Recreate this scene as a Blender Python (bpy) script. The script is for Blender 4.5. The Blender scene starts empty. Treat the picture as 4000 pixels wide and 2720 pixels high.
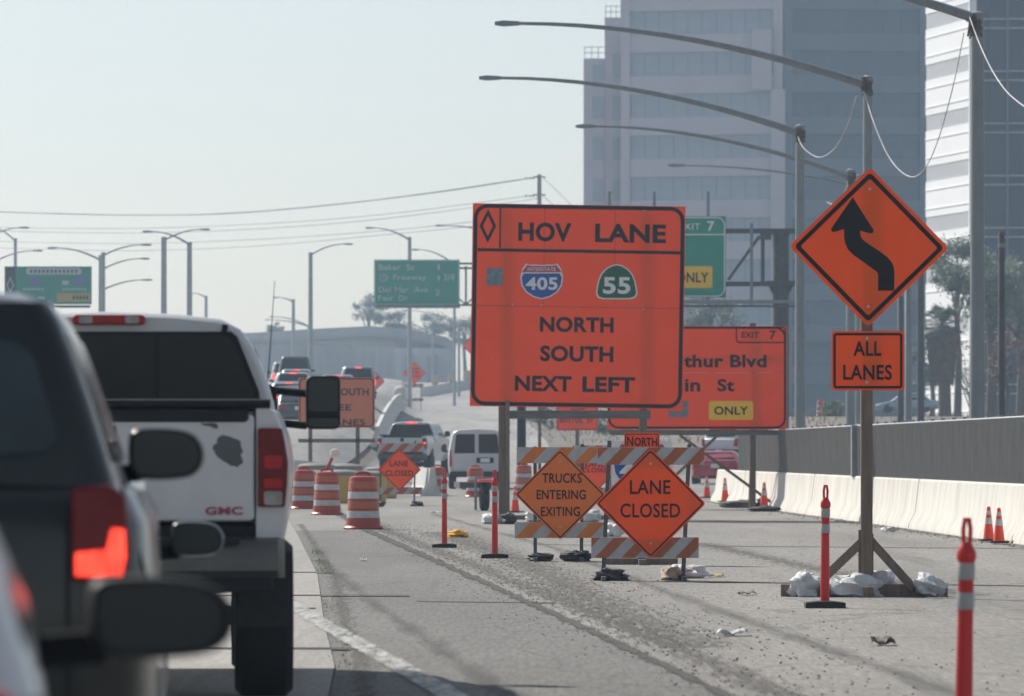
import bpy, math, random
from mathutils import Vector, Matrix
R = math.radians
rnd = random.Random(7)
scene = bpy.context.scene
COL = scene.collection

# ------------------------------------------------------------------ camera, sky, sun, exposure
EYE = 1.4                       # camera height above the pavement
FPX = 24000.0                   # focal length in photograph pixels
cam_d = bpy.data.cameras.new('camera'); cam = bpy.data.objects.new('camera', cam_d); COL.objects.link(cam)
cam.location = (0, 0, EYE); cam.rotation_euler = (R(90), 0, 0)
cam_d.sensor_width = 36.0; cam_d.lens = 216.0; cam_d.shift_y = 0.102
cam_d.clip_start = 0.5; cam_d.clip_end = 6000
cam_d.dof.use_dof = True; cam_d.dof.focus_distance = 70.0; cam_d.dof.aperture_fstop = 7.0
scene.camera = cam
SUN_AZ, SUN_EL = 40.0, 39.0     # degrees left of straight ahead, degrees up
sdir = Vector((-math.sin(R(SUN_AZ)) * math.cos(R(SUN_EL)), math.cos(R(SUN_AZ)) * math.cos(R(SUN_EL)), math.sin(R(SUN_EL))))
world = bpy.data.worlds.new('World'); scene.world = world; world.use_nodes = True
wn = world.node_tree.nodes; wl = world.node_tree.links
bg = wn['Background']; sky = wn.new('ShaderNodeTexSky'); sky.sky_type = 'NISHITA'; sky.sun_disc = False
sky.sun_elevation = R(SUN_EL); sky.sun_rotation = R(-SUN_AZ)
sky.air_density = 1.0; sky.dust_density = 0.9; sky.ozone_density = 1.5; sky.altitude = 20
hs = wn.new('ShaderNodeHueSaturation'); hs.inputs['Saturation'].default_value = 0.5   # thin winter overcast veil
wl.new(sky.outputs[0], hs.inputs['Color']); wl.new(hs.outputs[0], bg.inputs[0]); bg.inputs[1].default_value = 0.081
sun_d = bpy.data.lights.new('sun', 'SUN'); sun = bpy.data.objects.new('sun', sun_d); COL.objects.link(sun)
sun_d.energy = 4.0; sun_d.angle = R(0.6); sun_d.color = (1.0, 0.94, 0.85)
sun.rotation_euler = sdir.to_track_quat('Z', 'Y').to_euler(); sun.location = (-60, 60, 80)
vs = scene.view_settings; vs.view_transform = 'Standard'; vs.look = 'None'; vs.exposure = 0.42; vs.gamma = 1.0
vs.use_curve_mapping = False
scene.cycles.max_bounces = 8; scene.cycles.volume_bounces = 0

# ------------------------------------------------------------------ materials
MATS = {}
def M(name, col, rough=0.6, var=0.12, scale=6.0, bump=0.0, bscale=60.0, metal=0.0, coat=0.0, spec=0.5,
      trans=0.0, emit=None, estr=0.0, stretch=(1, 1, 1), dirt=None, dirt_amt=0.0, dirt_scale=3.0):
    if name in MATS: return MATS[name]
    m = bpy.data.materials.new(name); m.use_nodes = True
    nt = m.node_tree; n = nt.nodes; l = nt.links
    b = n['Principled BSDF']; out = n['Material Output']
    tc = n.new('ShaderNodeTexCoord'); mp = n.new('ShaderNodeMapping'); mp.inputs['Scale'].default_value = stretch
    l.new(tc.outputs['Object'], mp.inputs[0])
    nz = n.new('ShaderNodeTexNoise'); nz.inputs['Scale'].default_value = scale; nz.inputs['Detail'].default_value = 6
    nz.inputs['Roughness'].default_value = 0.65
    l.new(mp.outputs[0], nz.inputs['Vector'])
    rp = n.new('ShaderNodeValToRGB'); e = rp.color_ramp.elements
    e[0].position = 0.3; e[1].position = 0.7
    e[0].color = tuple(max(0, c * (1 - var)) for c in col) + (1,)
    e[1].color = tuple(min(1, c * (1 + var)) for c in col) + (1,)
    l.new(nz.outputs['Fac'], rp.inputs[0])
    colour = rp.outputs[0]
    if dirt:
        n2 = n.new('ShaderNodeTexNoise'); n2.inputs['Scale'].default_value = dirt_scale; n2.inputs['Detail'].default_value = 8
        n2.inputs['Roughness'].default_value = 0.7
        l.new(mp.outputs[0], n2.inputs['Vector'])
        r2 = n.new('ShaderNodeMapRange'); r2.inputs[1].default_value = 0.45; r2.inputs[2].default_value = 0.75
        r2.inputs[3].default_value = 0; r2.inputs[4].default_value = dirt_amt
        l.new(n2.outputs['Fac'], r2.inputs[0])
        mx = n.new('ShaderNodeMix'); mx.data_type = 'RGBA'; mx.inputs[7].default_value = tuple(dirt) + (1,)
        l.new(r2.outputs[0], mx.inputs[0]); l.new(colour, mx.inputs[6]); colour = mx.outputs[2]
    l.new(colour, b.inputs['Base Color'])
    rr = n.new('ShaderNodeMapRange'); rr.inputs[3].default_value = max(0.02, rough - 0.08); rr.inputs[4].default_value = min(1, rough + 0.08)
    l.new(nz.outputs['Fac'], rr.inputs[0]); l.new(rr.outputs[0], b.inputs['Roughness'])
    b.inputs['Metallic'].default_value = metal
    b.inputs['Coat Weight'].default_value = coat; b.inputs['Coat Roughness'].default_value = 0.05
    b.inputs['Specular IOR Level'].default_value = spec
    if bump:
        n3 = n.new('ShaderNodeTexNoise'); n3.inputs['Scale'].default_value = bscale; n3.inputs['Detail'].default_value = 4
        l.new(mp.outputs[0], n3.inputs['Vector'])
        bp = n.new('ShaderNodeBump'); bp.inputs['Strength'].default_value = bump; bp.inputs['Distance'].default_value = 0.02
        l.new(n3.outputs['Fac'], bp.inputs['Height']); l.new(bp.outputs[0], b.inputs['Normal'])
    if emit:
        b.inputs['Emission Color'].default_value = tuple(emit) + (1,); er = n.new('ShaderNodeMapRange'); er.inputs[1].default_value = .35; er.inputs[2].default_value = .65; er.inputs[3].default_value = estr * .45; er.inputs[4].default_value = estr * 1.4
        l.new(nz.outputs['Fac'], er.inputs[0]); l.new(er.outputs[0], b.inputs['Emission Strength'])
    if trans:
        t = n.new('ShaderNodeBsdfTranslucent'); l.new(colour, t.inputs[0])
        ms = n.new('ShaderNodeMixShader'); ms.inputs[0].default_value = trans
        l.new(b.outputs[0], ms.inputs[1]); l.new(t.outputs[0], ms.inputs[2]); l.new(ms.outputs[0], out.inputs[0])
    MATS[name] = m
    return m

ORANGE = M('sign_orange', (1.0, 0.120, 0.032), 0.45, 0.07, 1.1, 0.4, 1.0, spec=.3, dirt=(0.78, 0.14, 0.08), dirt_amt=0.25, dirt_scale=1.3, trans=0.2)
ORANGE2 = M('sign_orange_worn', (1.0, 0.140, 0.024), 0.45, 0.07, 2, 0.35, 1.6, spec=.3, dirt=(0.78, 0.15, 0.06), dirt_amt=0.25, trans=0.2)
AMBER = M('sign_orange_amber', (0.88, 0.21, 0.03), 0.5, 0.05, 2, dirt=(0.5, 0.15, 0.04), dirt_amt=0.3, trans=0.1)
BLACK = M('sign_black', (0.014, 0.013, 0.014), 0.6, 0.2, spec=.25)
SGREEN = M('sign_green', (0.025, 0.30, 0.215), 0.4, 0.07, 2)
SWHITE = M('sign_white', (0.75, 0.77, 0.78), 0.45, 0.05)
SYELLOW = M('sign_yellow', (0.95, 0.58, 0.04), 0.45, 0.05)
SBLUE = M('sign_blue', (0.02, 0.09, 0.38), 0.4, 0.06)
SRED = M('sign_red', (0.45, 0.06, 0.10), 0.4, 0.06)
DGREEN = M('sign_dark_green', (0.01, 0.11, 0.055), 0.4, 0.06)
ALU = M('aluminium', (0.42, 0.44, 0.46), 0.4, 0.1, metal=0.6)
PATCH = M('cover_patch', (0.16, 0.22, 0.28), 0.5, 0.35, 9)
GREYP = M('grey_tape', (0.24, 0.21, 0.24), 0.7, 0.25, 7)
WOOD = M('weathered_wood', (0.19, 0.145, 0.115), 0.85, 0.3, 3, 0.3, 40, stretch=(6, 6, 0.6))
WOODG = M('grey_wood', (0.16, 0.155, 0.15), 0.85, 0.3, 3, 0.3, 40, stretch=(0.6, 6, 6))
GALV = M('galvanised_steel', (0.24, 0.27, 0.285), 0.5, 0.15, 5, metal=0.35, stretch=(1, 1, 0.3))
DSTEEL = M('dark_steel', (0.09, 0.10, 0.11), 0.55, 0.2, 6, metal=0.2)
RUBBER = M('black_rubber', (0.022, 0.022, 0.024), 0.75, 0.25, 20, 0.2, 80)
TYRE = M('tyre_rubber', (0.012, 0.013, 0.014), 0.8, 0.25, 20, 0.2, 60)
CHAN = M('channelizer_red', (0.66, 0.032, 0.03), 0.4, 0.08, 4, trans=0.2, dirt=(0.4, 0.05, 0.04), dirt_amt=0.2, dirt_scale=8)
BARR = M('drum_orange', (0.46, 0.055, 0.035), 0.4, 0.12, 4, trans=0.12, dirt=(0.25, 0.06, 0.04), dirt_amt=0.45, dirt_scale=4)
DRUMO = M('drum_reflective_orange', (0.46, 0.12, 0.055), 0.45, 0.12, 5, dirt=(0.25, 0.08, 0.04), dirt_amt=0.4)
REFL = M('reflective_white', (0.52, 0.54, 0.56), 0.4, 0.1, 9, dirt=(0.3, 0.29, 0.27), dirt_amt=0.5, dirt_scale=7)
REFLG = M('reflective_grey', (0.36, 0.36, 0.37), 0.4, 0.12, 12)
CONE = M('cone_orange', (0.95, 0.09, 0.03), 0.45, 0.1, 6, trans=0.25)
RAILW = M('barricade_white', (0.44, 0.46, 0.48), 0.5, 0.1, 5, dirt=(0.25, 0.24, 0.22), dirt_amt=0.5, dirt_scale=6)
RAILO = M('barricade_orange', (0.42, 0.115, 0.045), 0.5, 0.15, 5, dirt=(0.2, 0.08, 0.04), dirt_amt=0.5, dirt_scale=6)
CONC = M('barrier_concrete', (0.66, 0.64, 0.59), 0.85, 0.07, 1.5, 0.25, 25, dirt=(0.36, 0.34, 0.30), dirt_amt=0.75, dirt_scale=2.2, stretch=(1, 1, 0.18))
KRAIL = M('k_rail_concrete', (0.62, 0.62, 0.60), 0.85, 0.1, 2, 0.25, 25, dirt=(0.3, 0.29, 0.27), dirt_amt=0.5)
SCREEN = M('screen_grey', (0.115, 0.118, 0.115), 0.6, 0.1, 3, stretch=(1, 1, 0.3), dirt=(0.22, 0.21, 0.19), dirt_amt=0.4)
SANDW = M('white_sandbag', (0.72, 0.74, 0.76), 0.55, 0.1, 5, 1.0, 14, dirt=(0.35, 0.33, 0.30), dirt_amt=0.5, dirt_scale=4, trans=0.15)
SANDB = M('black_sandbag', (0.03, 0.03, 0.032), 0.7, 0.3, 8, 0.5, 26)
SANDT = M('tan_sandbag', (0.42, 0.32, 0.25), 0.7, 0.2, 5, 0.4, 22)
YDRUM = M('yellow_plastic', (0.55, 0.38, 0.08), 0.5, 0.15, 3, dirt=(0.3, 0.25, 0.15), dirt_amt=0.6)
GLID = M('grey_lid', (0.22, 0.22, 0.21), 0.7, 0.25, 5)
PWHITE = M('white_car_paint', (0.60, 0.61, 0.63), 0.35, 0.03, 3, coat=0.5, dirt=(0.42, 0.42, 0.42), dirt_amt=0.35, dirt_scale=2.0)
PDARK = M('slate_car_paint', (0.010, 0.0145, 0.0165), 0.3, 0.1, 3, metal=0.0, spec=.25, coat=0.55)
PGREY = M('silver_car_paint', (0.38, 0.40, 0.42), 0.3, 0.06, 3, metal=0.4, coat=0.6)
PBLK = M('charcoal_car_paint', (0.06, 0.07, 0.08), 0.35, 0.1, 3, metal=0.3, coat=0.5)
PRED = M('red_car_paint', (0.42, 0.03, 0.05), 0.3, 0.08, 3, coat=0.7)
PBLUE = M('pale_blue_car_paint', (0.30, 0.37, 0.46), 0.3, 0.08, 3, metal=0.3, coat=0.6)
TRIM = M('black_trim', (0.009, 0.010, 0.012), 0.6, 0.2, 10, spec=.3)
CHROME = M('bumper_chrome', (0.11, 0.107, 0.10), 0.42, 0.15, 4, metal=0.8, dirt=(0.2, 0.18, 0.16), dirt_amt=0.5)
GLASS = M('tinted_glass', (0.008, 0.012, 0.015), 0.12, 0.2, 3, spec=0.25)
MGLASS = M('mirror_glass', (0.018, 0.030, 0.038), 0.12, 0.1, 3, spec=0.45)
LENS = M('red_lens', (0.15, 0.005, 0.008), 0.25, 0.25, 9, spec=.25, coat=0.15, stretch=(8, 1, 8))
LENSB = M('red_lens_bright', (0.42, 0.012, 0.016), 0.25, 0.2, 9, spec=.25, coat=0.15)
LENSC = M('clear_lens', (0.30, 0.30, 0.28), 0.25, 0.3, 14, coat=0.5)
LIT = M('lit_brake_lamp', (0.8, 0.05, 0.03), 0.4, 0.05, 14, emit=(1.0, 0.055, 0.03), estr=1.5, stretch=(2, 1, .5))
PRIMER = M('bare_primer', (0.10, 0.115, 0.12), 0.8, 0.1, 9)
BADGE = M('badge_red', (0.30, 0.05, 0.06), 0.4, 0.2, 30)
ALLOY = M('wheel_alloy', (0.35, 0.36, 0.37), 0.35, 0.15, metal=0.7)
CANVAS = M('yellow_cloth', (0.80, 0.42, 0.03), 0.8, 0.15, 12)
PAPER = M('white_litter', (0.72, 0.74, 0.76), 0.7, 0.15, 20, trans=0.3)
RUBBLE = M('dark_rubble', (0.10, 0.095, 0.085), 0.9, 0.4, 12)
DIRTM = M('dirt_mound', (0.11, 0.10, 0.09), 0.95, 0.35, 4, 0.5, 20)
CABLE = M('pale_cable', (0.55, 0.56, 0.56), 0.6, 0.1)
WIRE = M('power_wire', (0.10, 0.11, 0.12), 0.6, 0.1)
BARK = M('tree_bark', (0.12, 0.10, 0.08), 0.9, 0.3, 6)
LEAF = M('leaf_green', (0.055, 0.085, 0.04), 0.6, 0.4, 0.6, trans=0.3)
LEAFD = M('leaf_dull', (0.06, 0.075, 0.05), 0.6, 0.35, 0.6, trans=0.3)
LEAFH = M('leaf_far', (0.20, 0.235, 0.22), 0.7, 0.25, 0.6, trans=0.3)  # lightened leaf copy; distance haze is put into the colour
LEAFG = M('leaf_grey_green', (0.15, 0.19, 0.135), 0.65, 0.35, 0.6, trans=0.3)
LEAFB = M('leaf_bright', (0.10, 0.16, 0.04), 0.6, 0.35, 0.6, trans=0.3)
LEAFR = M('leaf_russet', (0.14, 0.08, 0.05), 0.7, 0.35, 0.6, trans=0.3)
THATCH = M('dead_fronds', (0.15, 0.12, 0.085), 0.9, 0.35, 3)
TCONC = M('tower_stone', (0.58, 0.56, 0.60), 0.7, 0.06, 0.2)  # tower tones raised and cooled; distance haze is put into the colours
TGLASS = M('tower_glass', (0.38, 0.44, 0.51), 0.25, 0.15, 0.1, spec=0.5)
TDARK = M('tower_shaded_stone', (0.155, 0.185, 0.235), 0.6, 0.08, 0.2)  # darker copies for the right face; its dimmer skylight is put into the colour
TDGL = M('tower_shaded_glass', (0.09, 0.12, 0.17), 0.25, 0.2, 0.1, spec=0.4)
OWHITE = M('white_cladding', (0.92, 0.93, 0.94), 0.6, 0.03, 0.3)
ODARK = M('curtain_wall', (0.05, 0.08, 0.12), 0.3, 0.12, 0.15, spec=0.35)
OLEDGE = M('pale_ledge', (0.55, 0.55, 0.54), 0.5, 0.05)
OVERC = M('overpass_concrete', (0.42, 0.43, 0.44), 0.85, 0.12, 0.3, stretch=(1, 1, 0.3))  # overpass tones raised; distance haze is put into the concrete colour
OVERW = M('overpass_wall', (0.58, 0.60, 0.62), 0.85, 0.12, 0.15, stretch=(3, 1, 0.2))
OVERS = M('parapet_sunlit', (0.52, 0.49, 0.45), 0.8, 0.1, 0.5)  # warm sunlit tone put into the colour of the lower parapet

# ------------------------------------------------------------------ mesh helpers
class MB:
    def __init__(s): s.v = []; s.f = []
    def add(s, vs_, fs):
        o = len(s.v); s.v += [tuple(p) for p in vs_]; s.f += [tuple(i + o for i in f) for f in fs]; return s
    def box(s, c, d, rot=None):
        x, y, z = d[0] / 2, d[1] / 2, d[2] / 2
        p = [Vector(q) for q in ((-x,-y,-z),(x,-y,-z),(x,y,-z),(-x,y,-z),(-x,-y,z),(x,-y,z),(x,y,z),(-x,y,z))]
        if rot is not None: p = [rot @ q for q in p]
        p = [q + Vector(c) for q in p]
        return s.add(p, [(0,3,2,1),(4,5,6,7),(0,1,5,4),(1,2,6,5),(2,3,7,6),(3,0,4,7)])
    def prism(s, poly, y0, y1):                        # (x, z) outline given counter-clockwise as seen from -y
        n = len(poly)
        p = [(a, y0, b) for a, b in poly] + [(a, y1, b) for a, b in poly]
        f = [tuple(range(n)), tuple(range(2 * n - 1, n - 1, -1))]
        f += [(i, i + n, (i + 1) % n + n, (i + 1) % n) for i in range(n)]
        return s.add(p, f)
    def ring(s, outer, inner, y0, y1):
        n = len(outer)
        p = [(a, y0, b) for a, b in outer] + [(a, y0, b) for a, b in inner] + [(a, y1, b) for a, b in outer] + [(a, y1, b) for a, b in inner]
        f = []
        for i in range(n):
            j = (i + 1) % n
            f += [(i, j, j + n, i + n), (i, i + 2 * n, j + 2 * n, j), (i + n, j + n, j + 3 * n, i + 3 * n)]
        return s.add(p, f)
    def beam(s, a, b, w, d=None, up=None):
        a, b = Vector(a), Vector(b); d = d or w
        z = (b - a); L = z.length; z.normalize()
        up = Vector(up) if up else (Vector((0, 1, 0)) if abs(z.y) < 0.9 else Vector((1, 0, 0)))
        x = up.cross(z).normalized(); y = z.cross(x)
        m = Matrix((x, y, z)).transposed()
        return s.box((a + b) / 2, (w, d, L), m)
    def tube(s, pts, r, n=8):
        pts = [Vector(p) for p in pts]; rs = r if isinstance(r, (list, tuple)) else [r] * len(pts)
        vs_ = []; prev = None
        for i, p in enumerate(pts):
            t = (pts[min(i + 1, len(pts) - 1)] - pts[max(i - 1, 0)]).normalized()
            if prev is None: ref = Vector((0, 0, 1)) if abs(t.z) < 0.9 else Vector((1, 0, 0)); x = t.cross(ref).normalized()
            else: x = (prev - t * prev.dot(t)).normalized()
            prev = x; y = t.cross(x)
            vs_ += [p + (x * math.cos(2 * math.pi * k / n) + y * math.sin(2 * math.pi * k / n)) * rs[i] for k in range(n)]
        f = [(i * n + k, i * n + (k + 1) % n, (i + 1) * n + (k + 1) % n, (i + 1) * n + k) for i in range(len(pts) - 1) for k in range(n)]
        f += [tuple(range(n - 1, -1, -1)), tuple(range((len(pts) - 1) * n, len(pts) * n))]
        return s.add(vs_, f)
    def lathe(s, prof, n=20, c=(0, 0, 0), axis='z'):
        vs_ = []
        for r, z in prof:
            for k in range(n):
                a = 2 * math.pi * k / n; q = (r * math.cos(a), r * math.sin(a), z)
                if axis == 'x': q = (z, r * math.cos(a), r * math.sin(a))
                vs_.append((q[0] + c[0], q[1] + c[1], q[2] + c[2]))
        m = len(prof)
        f = [(i * n + k, i * n + (k + 1) % n, (i + 1) * n + (k + 1) % n, (i + 1) * n + k) for i in range(m - 1) for k in range(n)]
        f += [tuple(range(n - 1, -1, -1)), tuple(range((m - 1) * n, m * n))]
        return s.add(vs_, f)
    def loft(s, rings, closed=True):
        n = len(rings[0]); vs_ = [p for r in rings for p in r]; f = []
        for i in range(len(rings) - 1):
            for k in range(n if closed else n - 1):
                f.append((i * n + k, i * n + (k + 1) % n, (i + 1) * n + (k + 1) % n, (i + 1) * n + k))
        if closed: f += [tuple(range(n - 1, -1, -1)), tuple(range((len(rings) - 1) * n, len(rings) * n))]
        return s.add(vs_, f)
    def mesh(s, name, mat, smooth=0):
        me = bpy.data.meshes.new(name); me.from_pydata(s.v, [], s.f); me.validate()
        import bmesh
        b = bmesh.new(); b.from_mesh(me); bmesh.ops.recalc_face_normals(b, faces=b.faces); b.to_mesh(me); b.free()
        if mat: me.materials.append(mat)
        if smooth:
            me.polygons.foreach_set('use_smooth', [True] * len(me.polygons)); me.set_sharp_from_angle(angle=R(smooth))
        return me
    def build(s, name, mat, parent=None, smooth=0, loc=(0, 0, 0), bevel=0, subsurf=0, rot=None):
        o = bpy.data.objects.new(name, s.mesh(name, mat, smooth)); COL.objects.link(o); o.location = loc
        if rot: o.rotation_euler = rot
        if parent: o.parent = parent
        if bevel:
            md = o.modifiers.new('bevel', 'BEVEL'); md.width = bevel; md.segments = 2; md.limit_method = 'ANGLE'; md.angle_limit = R(40)
        if subsurf:
            md = o.modifiers.new('smooth', 'SUBSURF'); md.levels = subsurf; md.render_levels = subsurf
        return o

def tag(o, label, cat, group=None, kind=None):
    if label: o['label'] = label
    if cat: o['category'] = cat
    if group: o['group'] = group
    if kind: o['kind'] = kind
    return o
def thing(name, label, cat, loc=(0, 0, 0), rotz=0.0, group=None):
    o = bpy.data.objects.new(name, None); COL.objects.link(o); o.location = loc; o.rotation_euler = (0, 0, rotz)
    o.empty_display_size = 0.2
    return tag(o, label, cat, group)
def put(name, me, parent, loc=(0, 0, 0), rot=(0, 0, 0), scale=(1, 1, 1)):
    o = bpy.data.objects.new(name, me); COL.objects.link(o); o.parent = parent; o.location = loc; o.rotation_euler = rot; o.scale = scale
    return o
def copy_tree(o, parent=None):
    c = o.copy(); COL.objects.link(c); c.parent = parent
    for ch in list(o.children): copy_tree(ch, c)
    return c
def dup(o, loc, rotz, label, group=None, scale=1.0):
    c = copy_tree(o); c.location = loc; c.rotation_euler = (0, 0, rotz); c.scale = (scale,) * 3
    c['label'] = label
    if group: c['group'] = group
    return c

def rrect(x0, x1, z0, z1, r, n=5):
    pts = []
    for cx, cz, a0 in ((x1 - r, z0 + r, -90), (x1 - r, z1 - r, 0), (x0 + r, z1 - r, 90), (x0 + r, z0 + r, 180)):
        for k in range(n + 1):
            a = R(a0 + 90 * k / n); pts.append((cx + r * math.cos(a), cz + r * math.sin(a)))
    return pts
def diamond(h, r, n=5):
    c, q = math.cos(R(45)), h / math.sqrt(2)
    return [(x * c - z * c, x * c + z * c) for x, z in rrect(-q, q, -q, q, r, n)]

TXT = {}
def text_mesh(string, w, h, mat, bold=0.02):
    key = (string, round(w, 3), round(h, 3), mat.name)
    if key in TXT: return TXT[key]
    cu = bpy.data.curves.new('t', 'FONT'); cu.body = string; cu.size = 1; cu.offset = bold; cu.resolution_u = 4; cu.space_character = 1.05
    ob = bpy.data.objects.new('t', cu); COL.objects.link(ob)
    bpy.context.view_layer.update()
    me = bpy.data.meshes.new_from_object(ob.evaluated_get(bpy.context.evaluated_depsgraph_get()))
    bpy.data.objects.remove(ob); bpy.data.curves.remove(cu)
    xs = [v.co.x for v in me.vertices]; ys = [v.co.y for v in me.vertices]
    x0, x1, y0, y1 = min(xs), max(xs), min(ys), max(ys)
    for v in me.vertices:
        v.co = Vector(((v.co.x - (x0 + x1) / 2) / (x1 - x0) * w, 0, (v.co.y - (y0 + y1) / 2) / (y1 - y0) * h))
    me.materials.clear(); me.materials.append(mat); me.name = 'lettering'
    TXT[key] = me
    return me

# the survey: a point seen at photograph pixel (px, py) where one metre spans s pixels
def at(px, py, s): return Vector(((px - 2000) / s, FPX / s, EYE - (py - 1768) / s))
def gp(px, py): return at(px, py, (py - 1768) / EYE)       # on the flat pavement
def interp(tab, x):
    if x <= tab[0][0]: return tab[0][1]
    for (a, u), (b, v) in zip(tab, tab[1:]):
        if x <= b: return u + (v - u) * (x - a) / (b - a)
    return tab[-1][1]
def sm(a, b, x):
    t = max(0, min(1, (x - a) / (b - a))); return t * t * (3 - 2 * t)

# ------------------------------------------------------------------ the ground and the roads
Z_MID = [(0, 0), (200, 0), (240, .2), (275, 1.2), (300, 1.9), (330, 2.5), (400, 3.6), (450, 4.3), (480, 5.0), (600, 8.2), (680, 8.6), (3000, 9)]
Z_LEFT = [(0, 0), (150, 0), (200, 1.0), (240, 1.9), (267, 2.6), (290, 3.35), (308, 3.85), (333, 4.45), (356, 5.0), (400, 5.4), (480, 6.2), (600, 8.6), (680, 8.8), (3000, 9)]
Z_RIGHT = [(0, 0), (165, 0), (200, .8), (240, 2.4), (300, 3.2), (440, 4.0), (600, 4.4), (3000, 6)]
X_RAIL = [(0, -30), (110, -12), (150, -7.6), (200, -6.6), (240, -6.2), (262, -5.95), (390, -7.2), (450, -7.9), (600, -10.5), (3000, -12)]
def zg(x, y):
    xr = interp(X_RAIL, y)
    b = 1 - sm(xr - 2.2, xr + 1.6, x)
    z = interp(Z_MID, y) * (1 - b) + interp(Z_LEFT, y) * b
    c = sm(9.8, 11.6, x)
    return z * (1 - c) + interp(Z_RIGHT, y) * c
def sheet(name, mat, xs_of_y, ys, off, kind='structure'):
    mb = MB(); rows = []
    for y in ys: rows.append([(x, y, zg(x, y) + off) for x in xs_of_y(y)])
    mb.loft(rows, closed=False)
    o = mb.build(name, mat, smooth=60); o['kind'] = kind; return o
YS = [-30, 0, 20, 30, 40, 50, 60, 70, 80, 90, 100, 110, 120, 130, 140, 150, 160, 165, 175, 187, 200, 210, 220, 230, 240, 250, 258, 267, 275, 283, 290, 300, 308, 320, 333, 345, 356, 380, 400, 440, 480, 520, 560, 600, 640, 680]
def spread(a, b, n): return [a + (b - a) * i / (n - 1) for i in range(n)]
def gx(y): 
    xr = interp(X_RAIL, y)
    return sorted([-3000, -600, -200, -80, -40, -20] + [max(-19.9, xr) + q for q in (-2.2, -1.6, -1.1, -.6, 0, .5, 1.0, 1.6)] + spread(-1, 9.7, 6) + [9.8, 10.2, 10.7, 11.2, 11.6, 15, 20, 30, 50, 100, 250, 700, 3000])

def ground_mat(name, a, b, c, rough, speck=0.35, crack=True, ystretch=0.10):
    m = bpy.data.materials.new(name); m.use_nodes = True; nt = m.node_tree; n = nt.nodes; l = nt.links
    bs = n['Principled BSDF']; tc = n.new('ShaderNodeTexCoord')
    def noise(scale, st, detail=5, rough_=0.6):
        mp = n.new('ShaderNodeMapping'); mp.inputs['Scale'].default_value = st; l.new(tc.outputs['Object'], mp.inputs[0])
        z = n.new('ShaderNodeTexNoise'); z.inputs['Scale'].default_value = scale; z.inputs['Detail'].default_value = detail
        z.inputs['Roughness'].default_value = rough_; l.new(mp.outputs[0], z.inputs['Vector']); return z.outputs['Fac']
    def ramp(fac, p0, p1, c0=(0, 0, 0), c1=(1, 1, 1)):
        r = n.new('ShaderNodeValToRGB'); r.color_ramp.elements[0].position = p0; r.color_ramp.elements[1].position = p1
        r.color_ramp.elements[0].color = tuple(c0) + (1,); r.color_ramp.elements[1].color = tuple(c1) + (1,); l.new(fac, r.inputs[0]); return r.outputs[0]
    def mix(f, x, y):
        q = n.new('ShaderNodeMix'); q.data_type = 'RGBA'; l.new(f, q.inputs[0])
        for i, v in ((6, x), (7, y)):
            if isinstance(v, tuple): q.inputs[i].default_value = v + (1,)
            else: l.new(v, q.inputs[i])
        return q.outputs[2]
    big = noise(0.55, (1, ystretch, 1), 5, 0.6)
    col = ramp(big, 0.35, 0.66, a, b)
    st = noise(1.6, (1, 0.025, 1), 5, 0.65)                     # wear along the wheel direction
    col = mix(ramp(st, 0.56, 0.74), col, c)
    fine = noise(26, (1, 0.06, 1), 4, 0.75)
    dark = tuple(v * (1 - speck) for v in a); light = tuple(min(1, v * (1 + speck * .8)) for v in b)
    fm = n.new('ShaderNodeMix'); fm.data_type = 'RGBA'; fm.blend_type = 'MULTIPLY'; fm.inputs[0].default_value = 1
    l.new(col, fm.inputs[6]); l.new(ramp(fine, 0.3, 0.7, (1 - speck,) * 3, (1 + speck * .6,) * 3), fm.inputs[7]); col = fm.outputs[2]
    if crack:
        mp = n.new('ShaderNodeMapping'); mp.inputs['Scale'].default_value = (.5, .16, 1); l.new(tc.outputs['Object'], mp.inputs[0])
        vz = n.new('ShaderNodeTexVoronoi'); vz.feature = 'DISTANCE_TO_EDGE'; vz.inputs['Scale'].default_value = 0.8
        dn = n.new('ShaderNodeTexNoise'); dn.inputs['Scale'].default_value = 2; l.new(mp.outputs[0], dn.inputs['Vector'])
        va = n.new('ShaderNodeVectorMath'); va.operation = 'ADD'; l.new(mp.outputs[0], va.inputs[0])
        vsn = n.new('ShaderNodeVectorMath'); vsn.operation = 'SCALE'; vsn.inputs[3].default_value = 0.5; l.new(dn.outputs['Color'], vsn.inputs[0]); l.new(vsn.outputs[0], va.inputs[1])
        l.new(va.outputs[0], vz.inputs['Vector'])
        col = mix(ramp(vz.outputs['Distance'], 0.003, 0.012, (.55,) * 3, (0, 0, 0)), col, tuple(v * .5 for v in a))
    l.new(col, bs.inputs['Base Color']); bs.inputs['Roughness'].default_value = rough
    bp = n.new('ShaderNodeBump'); bp.inputs['Strength'].default_value = 0.35; bp.inputs['Distance'].default_value = 0.01
    l.new(noise(45, (1, 1, 1), 3, .7), bp.inputs['Height']); l.new(bp.outputs[0], bs.inputs['Normal'])
    return m
ASPH = ground_mat('asphalt', (.205, .197, .182), (.285, .273, .252), (.165, .158, .146), .85, .42)
CLANE = ground_mat('lane_concrete', (.28, .27, .25), (.35, .335, .31), (.24, .23, .215), .8, .22, False)
RAMP = ground_mat('ramp_pavement', (.26, .255, .245), (.36, .35, .33), (.20, .195, .18), .85, .25)
EARTH = ground_mat('bare_earth', (.15, .13, .11), (.22, .19, .16), (.10, .105, .06), .95, .4, False, .25)

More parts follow.
